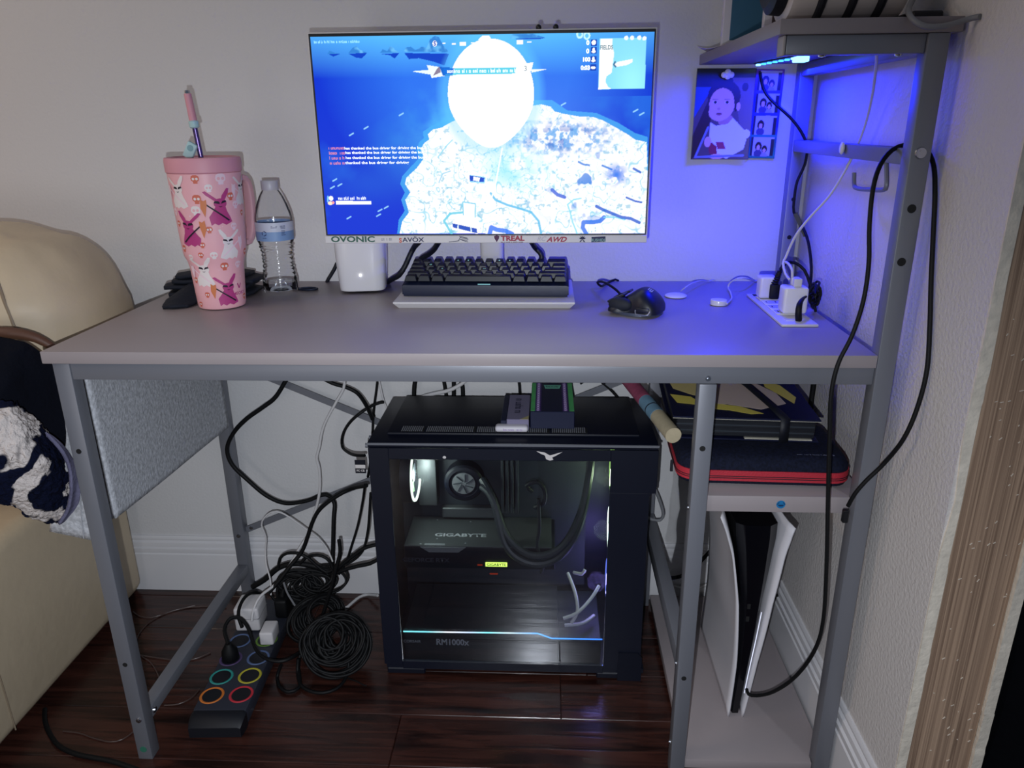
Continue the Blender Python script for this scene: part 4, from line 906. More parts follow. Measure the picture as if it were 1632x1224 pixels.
def wrap(name, shapes, th, h, size):
    mats = []; me = bpy.data.meshes.new(name); bm = bmesh.new()
    for li, (poly, c) in enumerate(shapes):
        if c not in mats: mats.append(c)
        b2 = bmesh.new(); vs = [b2.verts.new((x * size, yy * size, li * .00012)) for x, yy in poly]
        b2.faces.new(vs); bmesh.ops.triangulate(b2, faces=b2.faces)
        bmesh.ops.subdivide_edges(b2, edges=[e for e in b2.edges if e.calc_length() > .005], cuts=2, use_grid_fill=True)
        bmesh.ops.triangulate(b2, faces=b2.faces)
        mp = {}
        for v in b2.verts:
            hh = h + v.co.y; r = trad(hh) + .00035 + v.co.z; a = th + v.co.x / trad(h)
            mp[v] = bm.verts.new((r * math.sin(a), -r * math.cos(a), hh))
        for fc in b2.faces:
            nf = bm.faces.new([mp[v] for v in fc.verts]); nf.material_index = mats.index(c)
        b2.free()
    bmesh.ops.recalc_face_normals(bm, faces=bm.faces); bm.to_mesh(me); bm.free(); setmat(me, mats)
    for q in me.polygons: q.use_smooth = True
    o = bpy.data.objects.new(name, me); COL.objects.link(o); o.parent = tb
def place(xc, yc):
    """position on the cup from a flat drawing of its front, 0..1 across and up"""
    return math.asin(max(-.97, min(.97, xc * 2 - 1)))
PRN = [('r', 'print_white', 1, 145, 290, .21), ('r', 'print_magenta', 1, 410, 425, .235), ('r', 'print_magenta', -1, 222, 588, .235), ('r', 'print_white', -1, 475, 718, .205), ('r', 'print_white', 1, 325, 925, .205), ('r', 'print_magenta', 1, 480, 1048, .215), ('r', 'print_white', 1, 537, 275, .2),
       ('s', 'print_orange', 0, 248, 196, 62), ('s', 'print_orange', 0, 264, 356, 66), ('s', 'print_orange', 0, 474, 345, 58), ('s', 'print_orange', 0, 158, 546, 46), ('s', 'print_orange', 0, 347, 592, 50), ('s', 'print_orange', 0, 307, 710, 44), ('s', 'print_orange', 0, 194, 745, 54), ('s', 'print_orange', 0, 299, 790, 44), ('s', 'print_orange', 0, 585, 797, 50), ('s', 'print_orange', 0, 463, 892, 62), ('s', 'print_orange', 0, 270, 978, 48), ('s', 'print_orange', 0, 342, 1070, 44), ('s', 'print_orange', 0, 552, 482, 42), ('s', 'print_orange', 0, 298, 1136, 42), ('s', 'print_orange', 0, 588, 1108, 46),
       ('s', 'print_pale', 0, 408, 210, 80), ('s', 'print_white', 0, 334, 274, 56), ('s', 'print_white', 0, 260, 444, 72), ('s', 'print_pale', 0, 508, 412, 58), ('s', 'print_pale', 0, 136, 455, 54), ('s', 'print_pale', 0, 502, 578, 54), ('s', 'print_white', 0, 235, 810, 44), ('s', 'print_white', 0, 381, 796, 56), ('s', 'print_pale', 0, 553, 890, 54), ('s', 'print_pale', 0, 600, 620, 40)]
EL = lambda yy: np.interp(yy, [100, 165, 830, 880, 1150], [60, 68, 190, 225, 275]); ER = lambda yy: np.interp(yy, [100, 165, 830, 880, 1150], [545, 548, 605, 605, 605])
def cup_h(yy): return float(np.interp(yy, [165, 830, 880, 1165], [.2265, .088, .078, .002]))
for kd, c, f, xx, yy, sz in PRN:
    xf_ = (xx - EL(yy)) / (ER(yy) - EL(yy)); th = math.asin(max(-.985, min(.985, xf_ * 2 - 1))) + .42
    h = cup_h(yy)
    for half in (0, PI):
        if kd == 'r': wrap('rabbit_print', rabbit(c, f, 'print_carrot' if c == 'print_magenta' else 'print_pale'), th + half, min(h, .197), sz * .235)
        else: wrap('skull_print', skull(c, 'print_pink' if c != 'print_orange' else 'print_white'), th + half, min(h, .218), sz / 640 * .145 * .95)
rr = random.Random(3)
for k in range(46):
    wrap('dot_print', [(ellp(0, 0, .5, .5, 8), 'print_pale')], rr.uniform(-PI, PI), rr.uniform(.01, .22), rr.uniform(.0012, .0026))

def cup_text(t, size, th, h, m):
    me = text_mesh(t, size, .0001)
    for v in me.vertices:
        r = trad(h + v.co.y) + .0006; a = th + v.co.x / trad(h); v.co = (r * math.sin(a), -r * math.cos(a), h + v.co.y)
    setmat(me, m); o = bpy.data.objects.new('lettering', me); COL.objects.link(o); o.parent = tb
cup_text('MEOKY', .0078, 1.22, .026, 'print_magenta')
wrap('ear_mark', [([(-.1, -.4), (-.45, .5), (-.2, .5), (.05, -.1), (.3, .45), (.5, .4), (.15, -.4)], 'print_magenta')], 1.22, .0385, .010)

# ================================================================== water bottle
glass('clear_plastic', (0.95, 0.955, 0.965), 0.035, 0.12, 1.13); glass('water', (0.86, 0.90, 0.94), 0.05, 0.02, 1.33)
mat('cap_white', 'b9b6c0', 0.4); mat('label_blue', '7d9cc8', 0.45, var=(6, .1)); mat('label_white', 'c4c8d8', 0.45); mat('label_ink', '1c2a60', 0.5)
BC = Vector((0.2215, -0.128, 0.74))
wb = thing('water_bottle', 'clear plastic water bottle with a white cap and pale blue label', 'bottle', BC)
bp_ = [(.012, .006)]
P = []; NB = 80
prof = [(.004, .0300), (.012, .0318), (.030, .0312), (.034, .0300)]
for k in range(9):
    z0 = .036 + k * .0068; wst = .0292 - .0026 * math.sin(PI * k / 8)
    prof += [(z0, wst + .0010), (z0 + .0017, wst - .0004), (z0 + .0034, wst - .0010), (z0 + .0052, wst + .0002)]
prof += [(.098, .0302), (.1005, .0318), (.103, .0322), (.136, .0324), (.1385, .0330), (.142, .0330), (.152, .0310), (.165, .0268), (.178, .0215), (.186, .0170), (.190, .0142), (.193, .0132)]
for h, r in prof:
    ring = []
    for k in range(NB):
        a = 2 * PI * k / NB; rr_ = r; hh = h
        if h < .03:
            pet = .5 + .5 * math.cos(5 * a); f = (1 - h / .032); rr_ = r * (1 - .16 * f * (1 - pet)); hh = h + .010 * f * (1 - pet)
        elif .034 < h < .098: hh = h + .0014 * math.sin(3 * a + h * 260)
        ring.append(Vector((rr_ * math.cos(a), rr_ * math.sin(a), hh)))
    P.append(ring)
m = MB().grid([[P[i][k] for i in range(len(P))] for k in range(NB)], close_u=True)
m.bm.faces.new([m.bm.verts.new((p.x * .55, p.y * .55, .012)) for p in reversed(P[0])])
obj('shell', m, 'clear_plastic', wb, angle=80)
wp = [(.001, .012), (.016, .011), (.0268, .012), (.0282, .018), (.0280, .026), (.0005, .026)]
obj('water', MB().lathe(wp, 40), 'water', wb)
obj('cap', MB().lathe([(.0148, .1905), (.0152, .1925), (.0152, .2055), (.0144, .2068), (.0005, .2068)], 40), 'cap_white', wb)
m = MB(); L = [(.0331, .1035), (.0333, .112), (.0334, .1355)]
m.grid([[Vector((r * math.cos(a), r * math.sin(a), h)) for r, h in L] for a in np.linspace(0, 2 * PI, 49)[:-1]], close_u=True)
lb = obj('label', m, 'label_blue', wb); lb['label'] = 'pale blue paper label'
m = MB(); m.grid([[Vector((r * math.cos(a), r * math.sin(a), h)) for r, h in ((.0338, .1200), (.0339, .1362))] for a in np.linspace(0, 2 * PI, 49)[:-1]], close_u=True)
obj('label_top', m, 'label_white', lb)
def on_label(name, poly, h0, a0):
    bm = bmesh.new(); vs = [bm.verts.new((.0342 * math.sin(a0 + 1.3 * x / .0335), -.0342 * math.cos(a0 + 1.3 * x / .0335), h0 + 1.25 * yy)) for x, yy in poly]; bm.faces.new(vs)
    me = bpy.data.meshes.new(name); bm.to_mesh(me); bm.free(); setmat(me, 'label_ink'); o = bpy.data.objects.new(name, me); COL.objects.link(o); o.parent = lb
A0 = .30
for k in range(3):   # recycling arrows
    a = k * 2 * PI / 3 + PI / 2; c, s = math.cos(a), math.sin(a)
    q = [(-.0018, .0022), (.0018, .0022), (.0028, .0006), (.0014, .0010), (0, .0012), (-.0014, .0010), (-.0026, .0008)]
    on_label('recycling_mark', [((x * c - yy * s) - .0135, x * s + yy * c) for x, yy in [(u, v + .0012) for u, v in q]], .1175, A0)
for (x, yy, w) in ((-.0035, .0095, .0085), (-.0035, .0078, .0078), (.0085, .0095, .0075), (.0090, .0078, .0070), (.0092, .0060, .0066), (.0098, .0030, .0052), (.0098, .0012, .0050), (.0098, -.0006, .0046), (.0095, -.0030, .0062), (-.0165, -.0068, .0058)):
    on_label('label_line', [(x, yy), (x + w, yy), (x + w, yy + .0007), (x, yy + .0007)], .1175, A0)


# ================================================================== computer tower
mat('pc_steel', '080e20', 0.42, spec=0.5, var=(3, .1)); mat('pc_plastic', '070c1c', 0.5, spec=0.4); mat('pc_inner', '1f242c', 0.6); mat('pc_part', '2a3038', 0.5); mat('gpu_plate', '4a4e52', 0.45, metal=.3)
mat('pc_silver', '9a9ea4', 0.4, metal=.7); mat('pc_text', 'a4a8b0', 0.5); mat('pc_text_dim', '2c303c', 0.5); mat('tape_white', 'd8d2d0', 0.7); mat('fan_blade', '8fb08c', .4)
glass('pc_glass', (0.78, 0.79, 0.82), 0.02, 0.03, 1.5); glass('fan_glass', (.8, .85, .8), .05, .2)
emis('fan_ring_white', 'e8ffe8', 3.0); emis('fan_ring_green', 'a8e86a', 1.0); emis('fan_ring_blue', '7088ff', 1.6); emis('fan_ring_pink', 'ff70b0', 1.6); emis('gpu_glow', 'd4ff6a', 2.6); emis('dim_red', 'c83a18', .5)
PX0, PX1, PY0, PY1, PZ1 = 0.397, 0.9135, -0.27, -0.035, 0.505
pc_ = thing('computer_tower', 'black computer tower with a glass side standing under the desk', 'computer', (0.655, -0.15, 0))
# shell: top, bottom, back (tray side), left (rear), right (front)
part(pc_, 'bottom_panel', MB().box(PX0 + .004, PX1 - .004, PY0 + .004, PY1, 0.014, 0.024), 'pc_steel')
part(pc_, 'far_panel', MB().box(PX0 + .004, PX1 - .004, PY1 - .004, PY1, 0.0245, PZ1 - .012), 'pc_steel')
part(pc_, 'rear_panel', MB().box(PX0 + .004, PX0 + .008, PY0 + .006, PY1 - .0045, 0.0245, PZ1 - .012), 'pc_steel')
part(pc_, 'rear_frame', MB().box(PX0 - .006, PX0 + .0035, PY0 + .05, PY0 + .085, 0.30, 0.45, .002, 1).box(PX0 - .003, PX0 + .0035, PY0 + .02, PY0 + .20, 0.13, 0.46, .001, 1), 'pc_plastic')
for yy, zz in ((-.255, .492), (-.225, .494), (-.08, .488)):
    part(pc_, 'thumb_screw', MB().cyl((PX0 + .0035, yy, zz), (PX0 - .0065, yy, zz), .0045, .0045, 12), 'grey_metal')
tp = part(pc_, 'top_panel', MB().box(PX0, PX1, PY0, PY1, PZ1 - .011, PZ1, .003, 2), 'pc_steel')
m = MB()
for k in range(11):
    a = 0.444 + k * .0; 
tops = part(pc_, 'top_cover', MB().box(PX0 + .03, PX1 - .03, PY0 + .03, PY1 - .01, PZ1 + .0003, PZ1 + .0065, .003, 2), 'pc_plastic')
for x0, x1 in ((.452, .494), (.498, .588), (.590, .664), (.668, .722), (.726, .790)):
    g = part(tops, 'vent', MB().box(x0, x1, PY0 + .0335, PY0 + .060, PZ1 + .0066, PZ1 + .0072), 'dark_hole')
    m = MB()
    n = int((x1 - x0) / .0036)
    for i in range(n):
        for j in range(5): m.box(x0 + .0036 * i + .0006, x0 + .0036 * i + .0026, PY0 + .0355 + j * .005, PY0 + .0385 + j * .005, PZ1 + .0072, PZ1 + .0078)
    o = part(g, 'vent_mesh', m, 'grey_metal'); o['kind'] = 'stuff'
part(pc_, 'trim_edge', MB().box(PX0 - .001, PX1 + .001, PY0 - .0015, PY0 - .0002, PZ1 - .0055, PZ1 - .001, .0004, 1), 'grey_metal', 'thin grey edge line along the case top')
# front body of the case at the right
FB = [(PX1 - .075, 0.020), (PX1 - .016, 0.020), (PX1 - .016, 0.408), (PX1 + .0005, 0.428), (PX1 + .0005, PZ1 - .0115), (PX1 - .075, PZ1 - .0115)]
m = MB(); MX = FRONT(0, PY0, 0)
m.prism([(x, z) for x, z in FB], Matrix(((1, 0, 0, 0), (0, 0, 1, 0), (0, 1, 0, 0), (0, 0, 0, 1))), PY0 + .0005, PY1 - .0045)
# make it a U (open toward the inside): three pieces
part(pc_, 'front_cover', MB().prism([(PX1 - .0155, 0.0245), (PX1 - .0115, 0.0245), (PX1 - .0115, 0.404), (PX1 + .0005, 0.424), (PX1 + .0005, PZ1 - .0115), (PX1 - .0155, PZ1 - .0115)], Matrix(((1, 0, 0, 0), (0, 0, 1, 0), (0, 1, 0, 0), (0, 0, 0, 1))), PY0 + .0005, PY1 - .0045), 'pc_plastic')
m.bm.free()
# side frame round the glass
GX0, GX1, GZ0, GZ1 = 0.4345, 0.8305, 0.033, 0.472
fr_ = part(pc_, 'side_frame', MB().box(PX0 + .001, GX0, PY0, PY0 + .004, 0.0245, PZ1 - .0115, .0006, 1).box(GX1, PX1 - .0005, PY0, PY0 + .004, 0.41, PZ1 - .0115, .0006, 1).box(GX1, PX1 - .012, PY0, PY0 + .004, 0.0245, 0.41, .0006, 1).box(GX0, GX1, PY0, PY0 + .004, GZ1, PZ1 - .0115, .0006, 1).box(GX0, GX1, PY0, PY0 + .004, 0.0145, GZ0, .0006, 1), 'pc_steel')
part(pc_, 'glass_panel', MB().box(GX0 + .0002, GX1 - .0002, PY0 - .0008, PY0 + .0025, GZ0 + .0002, GZ1 - .0002), 'pc_glass', 'tinted glass side panel')
for x0, x1, ch in ((.402, .478, 0), (.818, .902, 0)):
    part(pc_, 'foot', MB().box(x0, x1, PY0 + .002, PY0 + .045, 0.0003, 0.0138, .002, 1).box(x0, x1, PY1 - .05, PY1 - .006, 0.0003, 0.0138, .002, 1), 'pc_plastic')
part(pc_, 'foot_block', MB().prism([(PX1 - .055, .0005), (PX1 - .009, .0005), (PX1 - .009, .055), (PX1 - .018, .066), (PX1 - .055, .066)], Matrix(((1, 0, 0, 0), (0, 0, 1, 0), (0, 1, 0, 0), (0, 0, 0, 1))), PY0 - .0035, PY0 - .0004), 'pc_plastic')
# torn white tape and a paint spot on the frame
tp_ = (0.721,-0.27,0.482)
part(pc_, 'tape_scrap', MB().prism([(-.022, .009), (-.008, .007), (.002, .001), (.014, .005), (.024, .008), (.013, .001), (.006, -.003), (.008, -.007), (.002, -.009), (-.005, -.006), (-.007, .001), (-.014, .004)], FRONT(tp_[0], -0.2703, tp_[2]), 0, .0004), 'tape_white', 'torn scrap of white tape')
sp = (0.535,-0.27,0.477); part(pc_, 'paint_spot', MB().ell((sp[0], -.2703, sp[2]), (.0032, .0006, .0028), 10), 'tape_white')
# ---- inside
part(pc_, 'tray', MB().box(GX0 - .02, .80, -0.082, -0.078, 0.09, PZ1 - .0125), 'pc_inner')
mb_ = part(pc_, 'motherboard', MB().box(.455, .70, -0.0865, -0.0825, 0.15, 0.455), 'pc_part')
part(mb_, 'io_shroud', MB().box(.456, .495, -0.125, -0.087, 0.30, 0.45, .004, 2), 'gpu_plate')
part(mb_, 'heatsink', MB().box(.50, .60, -0.115, -0.087, 0.425, 0.45, .004, 1), 'pc_part')
for k in range(4): part(mb_, 'memory_stick', MB().box(.626 + k * .010, .631 + k * .010, -0.125, -0.087, 0.285, 0.42, .001, 1), 'pc_part')
part(mb_, 'board_cover', MB().box(.50, .61, -0.105, -0.087, 0.262, 0.285, .002, 1), 'gpu_plate')
cl = part(pc_, 'cooler', MB().lathe([(.036, -.0), (.040, -.004), (.040, -.030), (.036, -.034), (.030, -.035), (.0295, -.031), (.0005, -.031)], 40, (.550, -0.092, .352), 'Y'), 'pc_plastic', 'round processor cooler')
part(cl, 'cooler_disc', MB().lathe([(.0005, -.0316), (.0235, -.0316), (.0235, -.0325), (.0005, -.0325)], 32, (.550, -0.092, .352), 'Y'), 'pc_silver')
m = MB()
for k in range(7):
    a = k * 2 * PI / 7; m.bar((.550 + .005 * math.cos(a), -0.1258, .352 + .005 * math.sin(a)), (.550 + .021 * math.cos(a + .5), -0.1258, .352 + .021 * math.sin(a + .5)), .0014, .0028, (0, 1, 0))
part(cl, 'cooler_mark', m, 'pc_part')
# radiator brackets along the top
for px in (685, 790, 893):
    a, b = {685: ((0.46,-0.2,0.429), (0.528,-0.2,0.43)), 790: ((0.583,-0.2,0.431), (0.647,-0.2,0.432)), 893: ((0.711,-0.2,0.432), (0.777,-0.2,0.433))}[px]
    part(pc_, 'radiator_fan', MB().box(a[0] - .008, b[0] + .008, -0.205, -0.085, .440, .466, .003, 1), 'pc_inner')
    part(pc_, 'bracket', MB().tube([(a[0] - .006, -.206, .452), (a[0] + .002, -.2065, .444), (b[0] - .002, -.2065, .444), (b[0] + .006, -.206, .452)], .0012, 6, raw=True), 'pc_silver')
# graphics card
gp = part(pc_, 'graphics_card', MB().box(.437, .735, -0.205, -0.088, .205, .254, .003, 2), 'pc_plastic')
part(gp, 'back_plate', MB().box(.438, .728, -0.206, -0.088, .2542, .2565, .0006, 1), 'gpu_plate')
part(gp, 'plate_bevel', MB().prism([(.470, .2545), (.560, .2545), (.545, .243), (.487, .243)], Matrix(((1, 0, 0, 0), (0, 0, 1, 0), (0, 1, 0, 0), (0, 0, 0, 1))), -.2075, -.2055), 'pc_silver')
part(gp, 'pale_strip', MB().box(.478, .518, -.204, -.198, .2566, .2572), 'pc_silver')
lettering(gp, 'GIGABYTE', .0165, (.545, -.165, .2570), 'pc_text', (1, 0, 0), (0, 1, 0), bold=.0005, sx=1.35)
lettering(gp, 'GEFORCE RTX', .013, (.480, -.2065, .224), 'pc_text_dim', bold=.0004, sx=1.1)
for x, yy in ((.50, -.18), (.558, -.195), (.47, -.2), (.49, -.105), (.56, -.11)): part(gp, 'screw', MB().cyl((x, yy, .2566), (x, yy, .2572), .002, .002, 8), 'pc_silver')
lg = part(gp, 'lit_badge', MB().box(.598, .641, -.2075, -.2052, .2125, .2215, .0005, 1), 'gpu_glow', 'glowing yellow-green badge')
lettering(lg, 'GIGABYTE', .0082, (.6195, -.2078, .217), 'dark_hole', bold=.0002, sx=1.0)
part(gp, 'warm_glint', MB().box(.606, .622, -.2065, -.2052, .194, .1965).box(.582, .592, -.2065, -.2052, .2135, .216), 'dim_red')
part(gp, 'support_arm', MB().tube([(.702, -.20, .36), (.704, -.205, .30), (.700, -.207, .26), (.712, -.207, .225), (.708, -.207, .20)], .0035, 8), 'pc_inner')
part(gp, 'power_lead', MB().tube([(.690, -.20, .375), (.680, -.205, .39), (.700, -.208, .40), (.714, -.206, .38), (.712, -.2, .35), (.695, -.19, .335)], .004, 8), 'pc_inner')
# cooling hoses
for k, dr in enumerate((0, .018)):
    part(pc_, 'hose', MB().tube([(.588, -.13 - k * .01, .365 - k * .01), (.612, -.16, .335), (.640, -.19 - k * .01, .272 - dr), (.690, -.215, .244 - dr), (.745, -.215, .262 - dr), (.782, -.20, .325 - dr), (.800, -.17, .40), (.802, -.15, .45)], .0078, 10), 'pc_part')
# power supply shroud with its light line
sh = part(pc_, 'supply_shroud', MB().box(.4365, .742, -.252, -.088, .0245, .0905, .001, 1).box(.742, .8260, -.252, -.088, .0245, .0785, .001, 1), 'pc_inner')
def grad_emis():
    m = bpy.data.materials.new('light_line'); m.use_nodes = True; nt = m.node_tree; b = nt.nodes['Principled BSDF']
    tc = nt.nodes.new('ShaderNodeTexCoord'); sp_ = nt.nodes.new('ShaderNodeSeparateXYZ'); nt.links.new(tc.outputs['Object'], sp_.inputs[0])
    mr = nt.nodes.new('ShaderNodeMapRange'); mr.inputs['From Min'].default_value = .4365 - .655; mr.inputs['From Max'].default_value = .835 - .655; nt.links.new(sp_.outputs[0], mr.inputs[0])
    r = nt.nodes.new('ShaderNodeValToRGB'); nt.links.new(mr.outputs[0], r.inputs[0]); e = r.color_ramp.elements
    e[0].position = 0; e[0].color = (.25, .95, 1, 1); e[1].position = 1; e[1].color = (.03, .22, 1, 1)
    for p, c in ((.12, (.25, .9, 1, 1)), (.22, (.95, .95, 1, 1)), (.33, (.6, .75, 1, 1)), (.42, (.25, .95, 1, 1)), (.52, (.7, .9, 1, 1)), (.66, (.05, .4, 1, 1))):
        k = e.new(p); k.color = c
    nt.links.new(r.outputs[0], b.inputs['Emission Color']); b.inputs['Emission Strength'].default_value = 2.2; b.inputs['Base Color'].default_value = (.02, .02, .02, 1)
    MATS['light_line'] = m
grad_emis()
part(pc_, 'light_line', MB().tube([(.436, -.2535, .0905), (.702, -.2535, .0925), (.730, -.2535, .0815), (.8285, -.2535, .0820)], .0014, 6, raw=True), 'light_line', 'glowing cyan to blue light line')
lettering(sh, 'RM1000x', .0195, (.5325, -.2526, .066), 'pc_text', bold=.0006, sx=.86, align='CENTER'); lettering(sh, 'CORSAIR', .0085, (.452, -.2526, .0665), 'pc_text', bold=.0001)
# side fans: one at the rear, three at the front, seen edge-on
def ring_fan(x, zc, rad, ringm, yc=-.165, light=None):
    f = part(pc_, 'fan', MB().lathe([(rad + .003, -.010), (rad + .003, .010), (rad - .003, .010), (rad - .003, -.010)], 40, (x, yc, zc), 'X', cap=False), 'pc_plastic')
    part(f, 'light_ring', MB().tube([(x - (.011 if x > .6 else -.011), yc + (rad - .002) * math.cos(t), zc + (rad - .002) * math.sin(t)) for t in np.linspace(0, 2 * PI, 29)[:-1]], .0026, 6, closed=True, step=.02), ringm)
    m = MB()
    for k in range(7):
        a = k * 2 * PI / 7; c1, s1 = math.cos(a), math.sin(a); c2, s2 = math.cos(a + .55), math.sin(a + .55)
        p = [Vector((x - .004, yc + .018 * c1, zc + .018 * s1)), Vector((x + .004, yc + .018 * c2, zc + .018 * s2)), Vector((x + .004, yc + (rad - .005) * c2, zc + (rad - .005) * s2)), Vector((x - .006, yc + (rad - .005) * c1, zc + (rad - .005) * s1))]
        m.bm.faces.new([m.bm.verts.new(q) for q in p])
    part(f, 'blades', m, 'fan_blade'); part(f, 'hub', MB().cyl((x - .008, yc, zc), (x + .008, yc, zc), .018, .018, 20), 'pc_part')
    return f
ring_fan(.4505, .395, .056, 'fan_ring_white'); ring_fan(.856, .395, .056, 'fan_ring_green'); ring_fan(.856, .265, .056, 'fan_ring_white'); ring_fan(.856, .145, .056, 'fan_ring_blue')
for k, (x, z, e, c) in enumerate(((.468, .385, .95, (.85, 1, .85)), (.832, .39, .45, (.75, 1, .55)), (.832, .27, .25, (.75, 1, .9)), (.822, .15, .40, (.35, .3, 1.0)))):
    lamp('fan_light', 'POINT', (x, -.165, z), e, c, .02)
# slot in the shroud with lit cables at the front end
for k, pts in enumerate(([(.762, -.16, .170), (.776, -.20, .15), (.780, -.225, .125), (.768, -.235, .105)], [(.752, -.235, .115), (.780, -.228, .124), (.808, -.20, .138), (.825, -.18, .155)], [(.775, -.15, .165), (.79, -.17, .175), (.796, -.17, .185)], [(.755, -.232, .097), (.79, -.226, .098), (.815, -.20, .098)])):
    part(pc_, 'loose_lead', MB().tube(pts, .0035, 8), 'white_rubber')
# label hanging at the rear, cards and boxes on top are separate things
tg = thing('rating_tag', 'small black and white rating tag stuck on a cord behind the tower', 'tag', (0.355,-0.17,0.395))
q = Vector(tg.location)
part(tg, 'card', MB().box(q.x - .011, q.x + .010, q.y - .0006, q.y + .0006, q.z, q.z + .028), 'pc_plastic')
part(tg, 'white_band', MB().box(q.x - .0105, q.x + .0095, q.y - .0010, q.y - .0007, q.z + .0105, q.z + .018), 'tape_white')
lettering(tg, 'FC CE', .006, (q.x - .0005, q.y - .0011, q.z + .0055), 'tape_white', bold=.0002)

# ================================================================== boxes lying on the tower
mat('box_grey', '7d7894', .5); mat('box_dark', '101838', .5); mat('box_green', '5ac070', .5, var=(30, .2)); mat('box_purple', '40286c', .5); mat('box_mint', '74c4a8', .5); mat('box_white', 'd6d2da', .5); mat('box_cream', 'b4a878', .5); mat('box_lilac', 'b09ac8', .5)
ZT = PZ1 + .0085
gb = thing('game_box', 'grey paper box with dark lettering lying on the computer tower', 'box', (.622, -.16, ZT))
part(gb, 'lid', MB().box(.603, .643, -.205, -.075, ZT, ZT + .020, .0008, 1), 'box_grey'); part(gb, 'spine', MB().box(.592, .6025, -.205, -.07, ZT, ZT + .018, .0008, 1), 'box_dark')
scribble(gb, .075, .015, (.616, -.098, ZT + .0205), 'box_dark', (0, -1, 0), (1, 0, 0), 3)
part(gb, 'corner_patch', MB().prism([(.627, -.2045), (.6425, -.2045), (.6425, -.186)], Matrix(), ZT + .0201, ZT + .0204), 'box_cream')
wp_ = thing('white_pack', 'white flat pack standing in front of the grey box on the tower', 'box', (.606, -.225, ZT))
part(wp_, 'pack', MB().box(.583, .6425, -.2275, -.2080, ZT, ZT + .0115, .005, 3), 'box_white'); scribble(wp_, .034, .005, (.598, -.2278, ZT + .0035), 'box_lilac', seed=8)
db = thing('card_box', 'dark box with green ends and purple chains on the computer tower', 'box', (.684, -.14, ZT))
BX0, BX1, BY0, BY1, BZ = .6445, .7245, -.2050, -.045, ZT + .033
part(db, 'carton', MB().box(BX0, BX1, BY0, BY1, ZT, BZ, .001, 1), 'box_dark')
for x0, x1 in ((BX0 + .0006, BX0 + .0085), (BX1 - .0095, BX1 - .0006)): part(db, 'green_edge', MB().box(x0, x1, BY0 + .004, BY1 - .002, BZ + .0001, BZ + .0004), 'box_green')
for xc in (BX0 + .014, BX1 - .016):
    part(db, 'chain_band', MB().box(xc - .0055, xc + .0055, BY0 + .004, BY1 - .002, BZ + .0001, BZ + .0004), 'box_purple')
    m = MB()
    for k in range(15): m.tube([(xc + .0027 * math.cos(t), BY0 + .009 + k * .0101 + .0034 * math.sin(t), BZ + .0006) for t in np.linspace(0, 2 * PI, 11)[:-1]], .0006, 4, closed=True, step=.01)
    part(db, 'chain_links', m, 'box_lilac')
part(db, 'badge', MB().prism([(.671, -.078), (.699, -.078), (.702, -.06), (.668, -.06)], Matrix(), BZ + .0001, BZ + .0005), 'box_mint'); scribble(db, .024, .009, (.673, -.074, BZ + .0007), 'box_dark', (1, 0, 0), (0, 1, 0), 9)

gb.location += Vector((.0415, -.022, 0)); wp_.location += Vector((.041, -.014, 0)); db.location += Vector((.0425, -.016, 0))


# ================================================================== console on the bottom shelf
mat('console_white', 'd4d2d8', 0.45, spec=0.4); mat('console_black', '05060c', 0.18, spec=0.6)
ps = thing('game_console', 'upright white-winged black game console on the lowest shelf', 'game console', (1.058, -0.27, 0.0302))
def cwid(z):   # half width of the black core over height
    return float(np.interp(z, [0, .12, .24, .33, .36, .392], [.0085, .0105, .0180, .0285, .0330, .0340]))
m = MB(); zs = np.linspace(.004, .385, 28); ys = [-.118, -.112, -.06, .0, .10, .128]
ring = []
for z in zs:
    w = cwid(z); c = .010 * math.sin(z * 7)
    ring.append([Vector((c - w, -.108, z)), Vector((c - w * .6, -.118, z)), Vector((c + w * .6, -.118, z)), Vector((c + w, -.108, z)), Vector((c + w, .125, z)), Vector((c - w, .125, z))])
V = [[m.bm.verts.new(p) for p in r] for r in ring]
for a, b in zip(V, V[1:]):
    for i in range(6): m.bm.faces.new((a[i], a[(i + 1) % 6], b[(i + 1) % 6], b[i]))
m.bm.faces.new(list(reversed(V[0]))); m.bm.faces.new(V[-1])
obj('core', m, 'console_black', ps)
for sd in (-1, 1):
    rows = []
    for i in range(30):
        t = i / 29; z = .001 + t * .405
        row = []
        for j in range(14):
            u = j / 13; yv = -.130 + u * .262
            top = .405 - .030 * (u if sd < 0 else (1 - u) * .6)
            zz = .001 + t * (top + .0)
            fl = .012 * max(0, (zz - .33) / .07) ** 2 + .010 * max(0, (.25 - u) / .25) ** 2 * (zz / .4)
            x = .010 * math.sin(zz * 7) + sd * (cwid(min(zz, .39)) + .004 + fl + .006 * math.sin(PI * u) * math.sin(PI * t))
            row.append(Vector((x, yv + .02 * (1 - t) ** 2 * (1 - u) * .3, zz)))
        rows.append(row)
    o = obj('side_plate', MB().grid(rows), 'console_white', ps); md = o.modifiers.new('t', 'SOLIDIFY'); md.thickness = .0032; md.offset = 0
obj('foot', MB().box(-.012, .012, -.10, .10, .0003, .0038, .001, 1), 'console_black', ps)
for k, z in enumerate((.20, .225)): obj('usb_port', MB().box(.001, .0065, -.1186, -.1180, z, z + .010), 'dark_hole', ps)
emis('soft_white_led', 'dfe4ff', 1.2)
obj('light_strip', MB().tube([(cwid(z) * .93 + .010 * math.sin(z * 7), -.1195, z) for z in (.05, .10, .16, .22)], .0007, 6), 'soft_white_led', ps)

